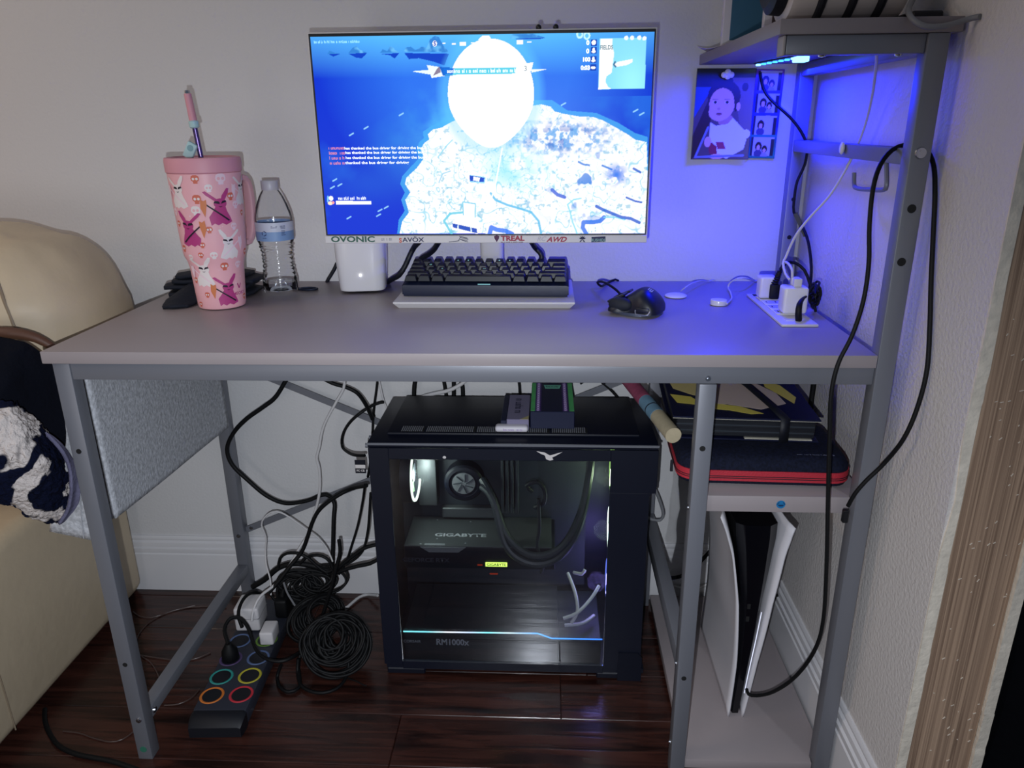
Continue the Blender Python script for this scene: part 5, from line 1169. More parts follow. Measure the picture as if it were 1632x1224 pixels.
# ================================================================== zip case and album on the middle shelf
mat('case_fabric', '14192e', 0.85, spec=0.2, var=(240, .5), bump=(300, .5, .002)); mat('case_trim', '0b0e1a', .6); mat('zip_red', 'b02636', .6, bump=(400, .4, .002)); mat('case_text', '8d93ad', .5)
zc = thing('carry_case', 'black zip case with a wide red zipper band on the middle shelf', 'case', (1.047, -0.37, 0.5185), math.radians(-2.0))
def rrect(hx, hy, r, n=7):
    out = []
    for cx, cy, a0 in ((hx - r, hy - r, 0), (-hx + r, hy - r, PI / 2), (-hx + r, -hy + r, PI), (hx - r, -hy + r, 1.5 * PI)):
        for k in range(n): a = a0 + k * PI / 2 / (n - 1); out.append((cx + r * math.cos(a), cy + r * math.sin(a)))
    return out
def stack(sections):
    m = MB(); R = [[m.bm.verts.new((x, yy, z)) for x, yy in rrect(hx, hy, r)] for hx, hy, r, z in sections]; n = len(R[0])
    for a, b in zip(R, R[1:]):
        for i in range(n): m.bm.faces.new((a[i], a[(i + 1) % n], b[(i + 1) % n], b[i]))
    m.bm.faces.new(list(reversed(R[0]))); m.bm.faces.new(R[-1]); return m
HX, HY = .1275, .082
obj('lower_shell', stack([(HX - .012, HY - .012, .02, .0003), (HX - .002, HY - .002, .026, .003), (HX, HY, .028, .0085)]), 'case_fabric', zc)
obj('zipper_band', stack([(HX + .0012, HY + .0012, .029, .0087), (HX + .0012, HY + .0012, .029, .0255)]), 'zip_red', zc, angle=50)['label'] = 'red zipper band'
for z in (.0135, .0165): obj('zip_teeth', MB().tube([(x, yy, z) for x, yy in rrect(HX + .0014, HY + .0014, .029)], .0007, 4, raw=True), 'case_trim', zc)
obj('upper_shell', stack([(HX, HY, .028, .0257), (HX - .001, HY - .001, .028, .034), (HX - .006, HY - .006, .026, .042), (HX - .016, HY - .014, .022, .0465), (HX - .04, HY - .04, .01, .0475)]), 'case_fabric', zc)
obj('zip_pull', MB().box(-HX - .006, -HX - .0015, -.030, -.027, -.004, .016, .0008, 1), 'case_trim', zc)
scribble(zc, .052, .0040, (.048, -.0670, .0464), 'case_text', (1, 0, 0), (0, 1, .15), 4, local=True)
mat('album_navy', '0a1030', .45, spec=0.5); mat('album_page', '10131c', .5); mat('album_yellow', 'd8c684', .5); mat('album_tan', 'd0bcb2', .5); mat('album_gold', 'e0cf60', .5); mat('page_cream', 'c9c4b4', .6); mat('mat_pink', 'a04a68', .7, var=(90, .3)); mat('mat_blue', '6f94ac', .7, var=(60, .15)); mat('mat_cream', 'b8ab8e', .7, var=(60, .15))
al = thing('card_album', 'navy album with yellow shapes and a black elastic strap on the case', 'album', (1.035, -0.24, 0.5665), math.radians(-3.5))
AX, AY = .112, .150
obj('pages', MB().box(-AX + .006, AX - .006, -AY + .004, AY - .004, .0045, .0345, .002, 1), 'album_page', al)
for k in range(5): obj('page_edge', MB().box(-AX + .0065, AX - .0075, -AY + .0025, -AY + .006, .0075 + k * .0052, .0100 + k * .0052, .0005, 1), 'pc_part' if k % 2 else 'album_page', al)
obj('cream_page', MB().box(.0, AX - .01, -AY + .001, -AY + .02, .0030, .0040), 'page_cream', al)
obj('cover', MB().box(-AX, AX, -AY, AY, .0350, .0378, .0008, 1).box(-AX, AX, -AY, AY, .0003, .0026, .0008, 1), 'album_navy', al)
obj('cover_edge', MB().box(-AX, AX, -AY - .0004, -AY + .0004, .0347, .0352), 'page_cream', al)
# plain yellow and tan shapes printed on the cover
for k, (poly, c) in enumerate((([(-.105, .03), (-.06, .06), (-.02, .11), (.03, .07), (.01, .03), (.03, -.03), (-.02, -.06), (-.07, -.05), (-.10, -.02)], 'album_yellow'), ([(-.02, .04), (.03, .06), (.045, .02), (.07, -.03), (.075, -.08), (.03, -.11), (-.02, -.09), (-.06, -.10), (-.04, -.03)], 'album_tan'), ([(-.05, -.085), (.0, -.10), (.03, -.128), (.010, -.132), (-.02, -.118), (-.07, -.110)], 'album_gold'), ([(.040, .12), (.07, .09), (.06, .05), (.088, .04), (.10, .08), (.088, .13)], 'album_tan'), ([(.06, .045), (.085, .01), (.098, -.05), (.088, -.08), (.074, -.04), (.058, .0)], 'album_gold'), ([(-.108, -.05), (-.075, -.06), (-.055, -.10), (-.10, -.09)], 'album_gold'), ([(.0, .13), (.04, .11), (.05, .142), (.01, .146)], 'album_yellow'))):
    obj('cover_print', MB().prism(poly, Matrix(), .0379 + k * .00008, .0381 + k * .00008), c, al)
P = [Vector(p) for p in ((.058, -AY - .002, .001), (.058, -AY - .002, .0385), (.050, -.10, .0395), (.030, .0, .0395), (.0, .10, .0395), (-.02, AY, .039))]
m = MB(); W_ = Vector((.0075, .002, 0)); V = [[m.bm.verts.new(p + W_ * s) for s in (-1, 1)] for p in P]
for a, b in zip(V, V[1:]): m.bm.faces.new((a[0], a[1], b[1], b[0]))
o = obj('strap', m, 'case_trim', al); md = o.modifiers.new('t', 'SOLIDIFY'); md.thickness = .0012; md.offset = 1
rm = thing('rolled_mat', 'rolled mat striped pink, blue and cream left of the album', 'mat', (0.892,-0.35,0.585))
A_, B_ = Vector((0.912,-0.408,0.582)), Vector((0.87,-0.19,0.59)); D_ = B_ - A_
for t0, t1, c in ((0, .33, 'mat_cream'), (.335, .62, 'mat_blue'), (.625, 1.25, 'mat_pink')):
    part(rm, 'band', MB().cyl(A_ + D_ * t0, A_ + D_ * t1, .0128, .0128, 24), c)
part(rm, 'tie_line', MB().cyl(A_ + D_ * .45, A_ + D_ * .462, .0131, .0131, 24), 'case_trim')
# crumpled clear sheet behind the console
glass('thin_film', (.95, .95, .95), .06, .15, 1.2)
P = loft([[(.975, -.06, .035), (.975, -.06, .20), (.985, -.05, .44)], [(.985, -.12, .035), (1.0, -.11, .22), (.998, -.10, .46)], [(1.003, -.18, .035), (1.0, -.17, .25), (1.012, -.16, .43)]], 14, 20)
f_ = solo('plastic_sheet', MB().grid(noisy(P, .006, 22, 2, 4)), 'thin_film', 'crumpled clear plastic sheet standing left behind the console', 'plastic sheet')

# ================================================================== under and on the raised shelf
emis('led_blue', '3c9cff', 3.0); emis('led_core', '6fc0ff', 4.0); mat('strip_base', '30406a', .4)
ls = thing('led_strip', 'glowing blue light strip stuck under the raised shelf', 'light strip', (1.094, -0.12, 1.13))
a, b = Vector((1.082, -0.034, 1.1335)), Vector((1.1085, -0.214, 1.1335))
part(ls, 'tape', MB().bar(a, b, .010, .0012, (0, 0, 1)), 'strip_base')
for k in range(8):
    p = a.lerp(b, (k + .3) / 8)
    part(ls, 'led', MB().box(p.x - .0038, p.x + .0038, p.y - .0030, p.y + .0030, 1.1298, 1.1326, .0006, 1), 'led_core' if k in (0, 6, 7) else 'led_blue')
part(ls, 'connector', MB().box(1.098, 1.1165, -.212, -.186, 1.1245, 1.1325, .001, 1), 'led_core', 'bright clear connector end')
cable('led_cable', [(1.089,-0.035,1.119),(1.097,-0.03,1.096),(1.111,-0.035,1.075),(1.151,-0.04,1.041),(1.174,-0.042,1.013),(1.183,-0.042,0.992),(1.183,-0.04,0.963),(1.173,-0.04,0.934),(1.171,-0.04,0.908),(1.173,-0.04,0.878),(1.188,-0.044,0.856),(1.196,-0.069,0.827),(1.198,-0.095,0.786),(1.194,-0.112,0.755),(1.17,-0.174,0.751),(1.15,-0.227,0.752),(1.149,-0.22,0.744)], .0026, 'black_rubber', 'black cord running from the light strip down to the outlets', cat='cord')
part(bpy.data.objects['led_cable'], 'inline_switch', MB().bar((1.176,-0.04,0.876), (1.197,-0.047,0.835), .007, .007), 'black_plastic')

attr_mat('photo_print', 0.3)
skin = lin('d8a68e'); hair = lin('2c1e1c'); shirt = lin('dedce4')
c = Canvas(90, 140, lin('5a4a48'))
c.poly([(0, 0), (1, 0), (1, .18), (0, .22)], lin('1e1a22')); c.poly([(0, .2), (.3, .2), (.0, .55)], lin('34508c')); c.poly([(.32, .2), (.52, .15), (.1, .95), (0, 1), (0, .75)], lin('3a2620')); c.poly([(.62, .1), (1, .1), (1, .75), (.8, .6)], lin('6c5c5c'))
c.ell(.50, .30, .275, .175, hair); c.ell(.84, .20, .05, .045, hair); c.ell(.30, .17, .06, .035, hair)
c.ell(.56, .56, .13, .07, lin('b88672')); c.ell(.475, .385, .215, .175, skin); c.ell(.44, .47, .18, .10, skin); c.poly([(.64, .24), (.75, .28), (.775, .44), (.70, .47), (.68, .36)], hair); c.ell(.755, .41, .035, .045, skin); c.poly([(.42, .21), (.5, .16), (.60, .22), (.62, .25), (.50, .205)], hair)
for ex in (.36, .56): c.ell(ex, .365, .040, .014, lin('ece4e2')); c.ell(ex, .365, .026, .0145, lin('180e0e')); c.line([(ex - .045, .332), (ex + .045, .330)], .0022, lin('7a5648'))
c.ell(.43, .435, .030, .013, lin('c48c78')); c.ell(.44, .492, .055, .014, lin('a05a58')); c.ell(.44, .487, .05, .006, lin('6c3438'))
c.poly([(.30, .58), (.40, .62), (.6, .60), (.68, .53), (.82, .62), (.95, .72), (.9, .88), (.62, .99), (.45, .93), (.30, .75)], shirt); c.ell(.92, .71, .07, .05, shirt)
c.poly([(.42, .80), (.55, .80), (.60, .88), (.46, .88)], lin('a03848')); c.poly([(.30, .78), (.44, .85), (.46, .95), (.32, .93)], lin('8c2a3c')); c.ell(.45, .965, .12, .03, skin); c.ell(.28, .8, .06, .06, skin)
c.line([(.27, .64), (.08, .97), (.9, .95)], .012, lin('7c8496'))
pp = thing('photo_print', 'large printed photo of a toddler in white pinned to the wall', 'photo', (1.036,0.002,0.97))
L0 = Vector(pp.location)
M = FRONT(0, 0, 0) @ Matrix.Rotation(math.radians(-.6), 4, 'Z'); M.translation = Vector((.9835, .006, .9715)) - L0
me = c.mesh('print', M, .1065, .158, .004); setmat(me, 'photo_print'); o = bpy.data.objects.new('print', me); COL.objects.link(o); o.parent = pp; md = o.modifiers.new('t', 'SOLIDIFY'); md.thickness = .0004; md.offset = -1
c = Canvas(50, 150, lin('3c2c9c'))
for v in range(150): c.a[v, :] = np.array(lin('7a4aa0')) * max(0, 1 - v / 50) + np.array(lin('2a3cc0')) * max(0, 1 - abs(v - 65) / 60) + np.array(lin('1f8a74')) * max(0, (v - 95) / 55)
for k in range(4):
    y0 = .02 + k * .245; c.rect(.1, y0, .92, y0 + .215, lin('b8b4c4')); c.rect(.80, y0 + .02, .92, y0 + .215, lin('22202c')); c.rect(.1, y0, .18, y0 + .215, lin('2a2436'))
    for (hx, hy, s) in ((.38, .11, 1), (.60, .14, .8)):
        if k == 2 and s < 1: continue
        c.ell(hx, y0 + hy - .005, .12 * s, .055 * s, hair); c.ell(hx, y0 + hy + .01, .07 * s, .032 * s, skin); c.ell(hx, y0 + hy + .075, .15 * s, .04, lin('4c4660' if s == 1 else '9c98ac')); 
    c.rect(0, y0 + .215, 1, y0 + .245, lin(('4a48c0', '3440d0', '20806c', '1f7a64')[k]))
fs = thing('photo_strip', 'strip of four small photos pinned right of the toddler photo', 'photo', (1.114,0.002,0.972))
L0 = Vector(fs.location)
M = FRONT(0, 0, 0) @ Matrix.Rotation(math.radians(-1.2), 4, 'Z'); M.translation = Vector((1.0895, .009, .9725)) - L0
me = c.mesh('print', M, .0510, .155, .001); setmat(me, 'photo_print'); o = bpy.data.objects.new('print', me); COL.objects.link(o); o.parent = fs; md = o.modifiers.new('t', 'SOLIDIFY'); md.thickness = .0004; md.offset = -1
m = MB(); q = (1.04,-0.004,1.119)
for dx, dz, r in ((-.0065, -.001, .0055), (0, .003, .006), (.0065, -.001, .0055), (0, -.003, .006)): m.ell((q[0] + dx, -.0015, q[2] + dz), (r, .0028, r), 16)
solo('cloud_clip', m, 'white_gloss', 'small white cloud-shaped clip holding the toddler photo', 'clip')
m = MB(); q = (1.158,-0.28,0.999)
solo('adhesive_hook', MB().ell((q[0], q[1], q[2]), (.004, .006, .0095), 16), 'white_gloss', 'small white oval clip on the raised shelf bar', 'clip')

# speaker, picture frames, papers on top of the raised shelf
mat('speaker_white', 'c4bab4', .45); mat('speaker_black', '0a0d18', .6); mat('frame_white', 'c8c4cc', .5); mat('frame_black', '15161c', .5); mat('photo_teal', '2c5c78', .5); mat('photo_brown', '5a4440', .6, var=(40, .5, '2a2226')); mat('paper', 'cfc8c6', .8)
HZ = 1.1523
sk = thing('speaker', 'white cylinder speaker with black end and three black bands on the raised shelf', 'speaker', (1.085, -.40, HZ))
R_ = .062; zc_ = HZ + R_ + .0015
part(sk, 'body', MB().lathe([(.050, 1.013), (.0585, 1.016), (R_, 1.024), (R_, 1.146), (.0585, 1.154), (.05, 1.157)], 48, (0, -.40, zc_), 'X'), 'speaker_white')
part(sk, 'end_cap', MB().lathe([(.010, .9965), (.040, .9935), (.048, .999), (.0495, 1.0125)], 48, (0, -.40, zc_), 'X'), 'speaker_black', 'dark round end of the speaker')
for x in (1.050, 1.087, 1.122):
    part(sk, 'band', MB().tube([(x, -.40 - (R_ + .0006) * math.cos(t), zc_ + (R_ + .0006) * math.sin(t)) for t in np.linspace(-1.35, 1.5, 16)], .0052, 10, raw=True), 'speaker_black')
part(sk, 'foot', MB().box(1.04, 1.13, -.415, -.385, HZ, HZ + .004, .001, 1), 'speaker_black')
part(sk, 'port', MB().cyl((1.0195, -.449, zc_ - .030), (1.018, -.4505, zc_ - .031), .0035, .0035, 12), 'dark_hole')
for k, (x0, x1, yy, hh, lab) in enumerate(((1.0, 1.105, -.120, .15, 'white picture frame with a teal strip standing on the raised shelf'), (1.045, 1.15, -.200, .13, 'white picture frame with a brown photo leaning behind the speaker'))):
    pf = thing('picture_frame', lab, 'picture frame', ((x0 + x1) / 2, yy, HZ))
    part(pf, 'frame', MB().box(x0, x1, yy, yy + .012, HZ, HZ + hh, .001, 1), 'frame_white')
    part(pf, 'picture', MB().box(x0 + .012, x1 - .012, yy - .0006, yy - .0001, HZ + .012, HZ + hh - .012), 'photo_teal' if k == 0 else 'photo_brown')
    part(pf, 'stand', MB().bar(((x0 + x1) / 2, yy + .0125, HZ + hh * .7), ((x0 + x1) / 2, yy + .045, HZ + .003), .02, .002), 'frame_black')
P = loft([[(.978, -.025, HZ + .012), (.985, -.10, HZ + .002), (.994, -.22, HZ + .0012), (1.0, -.36, HZ + .0016)], [(1.0, -.025, HZ + .002), (1.01, -.10, HZ + .0012), (1.02, -.22, HZ + .001), (1.02, -.36, HZ + .0012)], [(1.035, -.025, HZ + .001), (1.04, -.10, HZ + .001), (1.04, -.22, HZ + .001), (1.038, -.33, HZ + .001)]], 14, 20)
pg = solo('paper_sheet', MB().grid(P), 'paper', 'loose white paper sheet hanging over the raised shelf edge', 'paper'); md = pg.modifiers.new('t', 'SOLIDIFY'); md.thickness = .0005; md.offset = 1
bk = solo('dark_box', MB().box(1.160, 1.197, -.45, -.33, HZ + .0002, HZ + .012, .002, 1), 'speaker_black', 'flat dark box beside the right end of the speaker', 'box')
cable('charging_cable', [(1.168,-0.44,1.204),(1.159,-0.45,1.181),(1.146,-0.47,1.167),(1.134,-0.5,1.155),(1.136,-0.515,1.145),(1.147,-0.52,1.139),(1.164,-0.52,1.139),(1.182,-0.515,1.143),(1.196,-0.515,1.147),(1.201,-0.52,1.148),(1.203,-0.524,1.148)], .0034, 'grey_rubber', 'grey cord looping over the front edge of the raised shelf', cat='cord')


# ================================================================== sofa
mat('leather', 'cdbb9f', 0.48, spec=0.4, var=(4, .10), bump=(28, .25, .006)); mat('leather_seam', '8c7c68', .6); mat('sofa_foot', '1a1210', .6); mat('leather_dark', 'b8a998', .5, bump=(28, .3, .006)); mat('brown_leather', '5a3a2a', .55)
sf = thing('sofa', 'cream leather sofa with a puffed back cushion left of the desk', 'sofa', (-.6, -.45, 0))
def puff(c, r, n=(3.0, 3.0, 2.6), nu=56, nv=34, amp=.0, sc=8, seed=0):
    P = []
    def sp(v, e): return math.copysign(abs(v) ** e, v)
    for i in range(nu):
        a = 2 * PI * i / nu; row = []
        for j in range(nv + 1):
            b = -PI / 2 + PI * j / nv
            p = Vector((c[0] + r[0] * sp(math.cos(b), 2 / n[2]) * sp(math.cos(a), 2 / n[0]), c[1] + r[1] * sp(math.cos(b), 2 / n[2]) * sp(math.sin(a), 2 / n[1]), c[2] + r[2] * sp(math.sin(b), 2 / n[2])))
            row.append(p)
        P.append(row)
    if amp: P = noisy(P, amp, sc, 3, seed)
    m = MB().grid(P, close_u=True); bmesh.ops.remove_doubles(m.bm, verts=m.bm.verts, dist=1e-4); return m
part(sf, 'arm', MB().box(-.52, -.222, -1.05, -.012, .018, .372, .028, 4), 'leather', angle=60)
part(sf, 'seat', MB().box(-1.4, -.525, -1.0, -.25, .018, .34, .03, 3), 'leather', angle=60)
part(sf, 'back', puff((-.76, -.125, .585), (.655, .112, .215), (7, 4, 6)), 'leather_dark', angle=70)
cu_ = part(sf, 'back_cushion', puff((-.325, -.205, .672), (.268, .165, .205), (3.6, 2.8, 3.2), 72, 44, .012, 7, 2), 'leather', angle=80)
part(sf, 'back_cushion', puff((-.92, -.27, .675), (.30, .15, .19), (3.2, 2.8, 2.9), 56, 36, .010, 7, 5), 'leather', angle=80)
sm = []
for k in range(12):
    b_ = -.45 + k * .155; cb, sb_ = math.cos(b_), math.sin(b_)
    sp = lambda v, e: math.copysign(abs(v) ** e, v)
    a_ = -1.02
    q = Vector((-.325 + .268 * sp(cb, 2 / 3.2) * sp(math.cos(a_), 2 / 3.6), -.205 + .165 * sp(cb, 2 / 3.2) * sp(math.sin(a_), 2 / 2.8), .672 + .205 * sp(sb_, 2 / 3.2)))
    sm.append(noisy([[q]], .012, 7, 3, 2)[0][0])
part(cu_, 'seam', MB().tube(sm, .0026, 6), 'leather_seam')
part(sf, 'arm_seam', MB().tube([(-.2205, -.47, .03), (-.2205, -.472, .15), (-.2205, -.478, .26), (-.2205, -.485, .355)], .0013, 6), 'leather_seam')
for x in (-.27, -1.3):
    for yy in (-1.0, -.08): part(sf, 'foot', MB().lathe([(.018, .0003), (.022, .018)], 16, (x, yy, 0)), 'sofa_foot')

mat('black_knit', '080b16', 0.95, spec=0.15, bump=(140, .6, .003)); mat('blanket_back', '6e6c86', .95, spec=.1, bump=(200, .6, .003), var=(60, .2))
def blanket_mat():
    m = bpy.data.materials.new('blanket'); m.use_nodes = True; nt = m.node_tree; b = nt.nodes['Principled BSDF']; b.inputs['Roughness'].default_value = .95; b.inputs['Specular IOR Level'].default_value = .1
    tc = nt.nodes.new('ShaderNodeTexCoord'); n = nt.nodes.new('ShaderNodeTexNoise'); n.inputs['Scale'].default_value = 11; n.inputs['Detail'].default_value = 2.5; n.inputs['Distortion'].default_value = .8; nt.links.new(tc.outputs['Object'], n.inputs['Vector'])
    r = nt.nodes.new('ShaderNodeValToRGB'); r.color_ramp.interpolation = 'LINEAR'; e = r.color_ramp.elements; e[0].position = .485; e[0].color = (*lin('0d1228'), 1); e[1].position = .50; e[1].color = (*lin('cdc4c0'), 1)
    nt.links.new(n.outputs['Fac'], r.inputs['Fac']); nt.links.new(r.outputs[0], b.inputs['Base Color'])
    n2 = nt.nodes.new('ShaderNodeTexNoise'); n2.inputs['Scale'].default_value = 160; nt.links.new(tc.outputs['Object'], n2.inputs['Vector']); bp_ = nt.nodes.new('ShaderNodeBump'); bp_.inputs['Strength'].default_value = .8; bp_.inputs['Distance'].default_value = .006; nt.links.new(n2.outputs['Fac'], bp_.inputs['Height']); nt.links.new(bp_.outputs['Normal'], b.inputs['Normal'])
    MATS['blanket'] = m
blanket_mat()
def sheet(name, rows, m, label, cat, amp, sc, seed, th, nu=48, nv=48, fuzz=0):
    P = noisy(loft(rows, nu, nv), amp, sc, 3, seed)
    if fuzz: P = noisy(P, fuzz, 150, 2, seed)
    o = solo(name, MB().grid(P), m, label, cat, angle=180); md = o.modifiers.new('t', 'SOLIDIFY'); md.thickness = th; md.offset = -1
    return o
sheet('black_garment', [[(-0.172,-0.42,0.748),(-0.114,-0.42,0.742),(-0.08,-0.41,0.727),(-0.054,-0.4,0.696)], [(-0.154,-0.45,0.729),(-0.097,-0.45,0.725),(-0.066,-0.43,0.705),(-0.048,-0.405,0.669)], [(-0.148,-0.47,0.69),(-0.083,-0.48,0.692),(-0.06,-0.45,0.674),(-0.047,-0.41,0.633)], [(-0.135,-0.5,0.654),(-0.077,-0.5,0.656),(-0.059,-0.46,0.627),(-0.045,-0.415,0.59)], [(-0.153,-0.5,0.584),(-0.094,-0.5,0.589),(-0.067,-0.46,0.571),(-0.052,-0.415,0.538)], [(-0.199,-0.47,0.494),(-0.138,-0.47,0.495),(-0.098,-0.44,0.491),(-0.061,-0.415,0.485)]], 'black_knit', 'black knitted garment heaped on the sofa arm', 'clothing', .008, 14, 1, .006)
bl = sheet('patterned_blanket', [[(-0.113,-0.52,0.679),(-0.059,-0.52,0.672),(-0.041,-0.5,0.65),(-0.042,-0.47,0.607)], [(-0.099,-0.55,0.645),(-0.045,-0.55,0.644),(-0.018,-0.53,0.624),(-0.02,-0.475,0.578)], [(-0.104,-0.56,0.597),(-0.049,-0.56,0.597),(-0.011,-0.54,0.582),(-0.014,-0.475,0.53)], [(-0.121,-0.555,0.545),(-0.064,-0.555,0.549),(-0.03,-0.53,0.526),(-0.026,-0.475,0.482)], [(-0.14,-0.54,0.515),(-0.083,-0.54,0.516),(-0.064,-0.51,0.479),(-0.055,-0.47,0.445)]], 'blanket', 'fluffy navy and white patterned blanket draped over the sofa arm', 'blanket', .007, 16, 3, .010, 70, 70, .0035)
P = noisy(loft([[(-0.029,-0.486,0.611),(-0.018,-0.478,0.596),(-0.013,-0.474,0.574)], [(-0.007,-0.49,0.583),(-0.007,-0.478,0.565),(-0.004,-0.474,0.544)], [(-0.003,-0.49,0.535),(-0.004,-0.479,0.528),(-0.002,-0.474,0.514)], [(-0.016,-0.49,0.49),(-0.016,-0.479,0.489),(-0.008,-0.474,0.493)], [(-0.041,-0.488,0.456),(-0.036,-0.48,0.458),(-0.024,-0.476,0.472)]], 30, 12), .002, 30, 2, 5)
o = part(bl, 'reverse_side', MB().grid(P), 'blanket_back'); md = o.modifiers.new('t', 'SOLIDIFY'); md.thickness = .005; md.offset = 0
cable('brown_strap', [(-0.189,-0.4,0.738),(-0.129,-0.4,0.739),(-0.103,-0.395,0.737),(-0.078,-0.39,0.728),(-0.062,-0.385,0.714),(-0.049,-0.38,0.702)], [.010, .011, .010, .008, .005], 'brown_leather', 'brown leather strip between the cushion and the black garment', cat='strap')


# ================================================================== power strip on the floor
mat('strip_grey', '2a2d38', 0.5, spec=0.4); mat('strip_dark', '0c0f18', 0.5); mat('ring_orange', 'c8702a', .5); mat('ring_red', 'c02c3a', .5); mat('ring_teal', '2a8c86', .5); mat('ring_yellow', 'b0a830', .5); mat('ring_blue', '50648c', .5); mat('ring_green', '5a7c30', .5); mat('ring_purple', '4c3c64', .5)
pw = thing('power_strip', 'dark grey power strip with coloured socket rings on the floor', 'power strip', (.1165, -.265, 0.0), math.radians(3))
obj('body', MB().prism([(-.050, -.150), (.050, -.150), (.050, .190), (-.050, .190)], Matrix(), .0003, .034, .006), 'strip_grey', pw)
m = MB(); rows = []
for k in range(9):
    t = k / 8; rows.append([Vector((x * (1 - .06 * t ** 3), -.1505 - .030 * t, z)) for x, z in ((-.0495, .001), (-.0495, .030 - .010 * t ** 2), (-.044, .034 - .012 * t ** 2), (.044, .034 - .012 * t ** 2), (.0495, .030 - .010 * t ** 2), (.0495, .001))])
m.grid(rows); m.bm.faces.new([m.bm.verts.new(p) for p in rows[0]]); m.bm.faces.new([m.bm.verts.new(p) for p in rows[-1]]); bmesh.ops.remove_doubles(m.bm, verts=m.bm.verts, dist=1e-5)
obj('end_cap', m, 'strip_dark', pw)
RC = [(-.027, -.112, 'ring_orange'), (.027, -.110, 'ring_red'), (-.027, -.062, 'ring_teal'), (.027, -.060, 'ring_yellow'), (-.027, -.010, 'ring_purple'), (.027, -.008, 'ring_blue'), (-.027, .045, 'ring_blue'), (.027, .047, 'ring_green')]
for x, yy, c in RC:
    r = obj('socket_ring', MB().lathe([(.0175, .0342), (.0190, .0352), (.0208, .0352), (.0222, .0342)], 36, (x, yy, 0), cap=False), c, pw)
    obj('socket', MB().lathe([(.0172, .0341), (.0172, .0346), (.0005, .0346)], 28, (x, yy, 0)), 'strip_dark', r)
pg_ = thing('plug', 'round black plug in the power strip left row', 'plug', (0.089, -.275, .0352))
obj('housing', MB().lathe([(.015, 0), (.0165, .003), (.0150, .018), (.0085, .030), (.006, .034)], 24), 'black_rubber', pg_)
part(pg_, 'cord', MB().tube([(.089, -.275, .068)] + [(0.074,-0.253,0.084),(0.075,-0.235,0.092),(0.083,-0.226,0.094),(0.096,-0.221,0.088),(0.113,-0.232,0.075),(0.127,-0.251,0.06),(0.144,-0.272,0.05),(0.169,-0.289,0.046),(0.195,-0.293,0.044),(0.215,-0.279,0.042),(0.231,-0.233,0.03),(0.247,-0.199,0.03)], .0038, 8), 'black_rubber')
ad = thing('power_adapter', 'tall white power adapter plugged into the floor power strip', 'adapter', (.108, -.165, .0355), math.radians(3))
obj('block', MB().box(-.042, .010, -.028, .028, .0, .055, .005, 3), 'white_plastic', ad); obj('seam', MB().box(-.0424, .0104, -.0284, .0284, .030, .0308), 'grey_rubber', ad)
ad = thing('power_adapter', 'small white plug block right of the tall adapter', 'adapter', (.148, -.215, .0355), math.radians(3))
obj('block', MB().box(-.014, .014, -.022, .022, .0, .030, .004, 3), 'white_plastic', ad)
pg_ = thing('plug', 'black plug cluster at the far end of the power strip', 'plug', (.150, -.130, .0355))
obj('housing', MB().box(-.014, .014, -.020, .020, 0, .045, .006, 3), 'black_rubber', pg_); obj('neck', MB().cyl((0, 0, .045), (.004, .002, .062), .006, .004, 12), 'black_rubber', pg_)

# ================================================================== cords under the desk
K = 'black_rubber'
cable('power_cable', [(0.185,-0.04,0.552),(0.153,-0.04,0.505),(0.124,-0.04,0.482),(0.084,-0.04,0.454),(0.052,-0.04,0.422),(0.033,-0.04,0.385),(0.039,-0.04,0.348),(0.069,-0.04,0.311),(0.106,-0.04,0.274),(0.146,-0.04,0.256),(0.195,-0.04,0.263),(0.227,-0.04,0.277),(0.244,-0.04,0.276),(0.258,-0.05,0.263),(0.256,-0.06,0.229),(0.25,-0.07,0.153),(0.246,-0.09,0.086),(0.24,-0.1,0.045)], .0046, K, 'thick black cord sweeping in a wide curve left of the tower', cat='cord')
cable('video_cable', [(0.253,-0.06,0.558),(0.282,-0.06,0.542),(0.308,-0.06,0.534),(0.331,-0.06,0.521),(0.351,-0.08,0.505),(0.363,-0.1,0.495),(0.373,-0.12,0.489)], .0042, K, 'black cord arching from the desk underside to the tower', cat='cord')
cable('white_cable', [(0.31,-0.07,0.562),(0.306,-0.07,0.535),(0.288,-0.07,0.505),(0.263,-0.07,0.463),(0.252,-0.07,0.437),(0.244,-0.07,0.405),(0.236,-0.07,0.379),(0.239,-0.07,0.355),(0.237,-0.07,0.315),(0.229,-0.07,0.279),(0.215,-0.07,0.238),(0.204,-0.07,0.204),(0.184,-0.09,0.174),(0.167,-0.11,0.145),(0.144,-0.14,0.118),(0.12,-0.17,0.107),(0.11,-0.19,0.087),(0.11,-0.205,0.07)], .0030, 'white_rubber', 'long white cord winding down to the floor power strip', cat='cord')
cable('usb_cable', [(0.377,-0.03,0.491),(0.359,-0.04,0.489),(0.334,-0.06,0.478),(0.307,-0.06,0.453),(0.292,-0.06,0.426),(0.29,-0.06,0.401),(0.314,-0.1,0.406),(0.34,-0.14,0.419),(0.362,-0.16,0.428)], .0032, K, 'black cord looping round behind the tower top left', cat='cord')
cable('power_cable', [(0.361,-0.16,0.363),(0.318,-0.12,0.335),(0.292,-0.12,0.321),(0.265,-0.12,0.302),(0.244,-0.12,0.281),(0.228,-0.12,0.252),(0.216,-0.12,0.221),(0.199,-0.12,0.183),(0.175,-0.13,0.155),(0.152,-0.14,0.126),(0.129,-0.15,0.101)], .0044, K, 'black cord leaving the tower rear and dropping to the tangle', cat='cord')
cable('network_cable', [(0.366,-0.02,0.545),(0.361,-0.02,0.516),(0.354,-0.02,0.481),(0.349,-0.02,0.448),(0.343,-0.03,0.377),(0.349,-0.1,0.352)], .0028, K, 'straight dark cord hanging beside the tower corner', cat='cord')
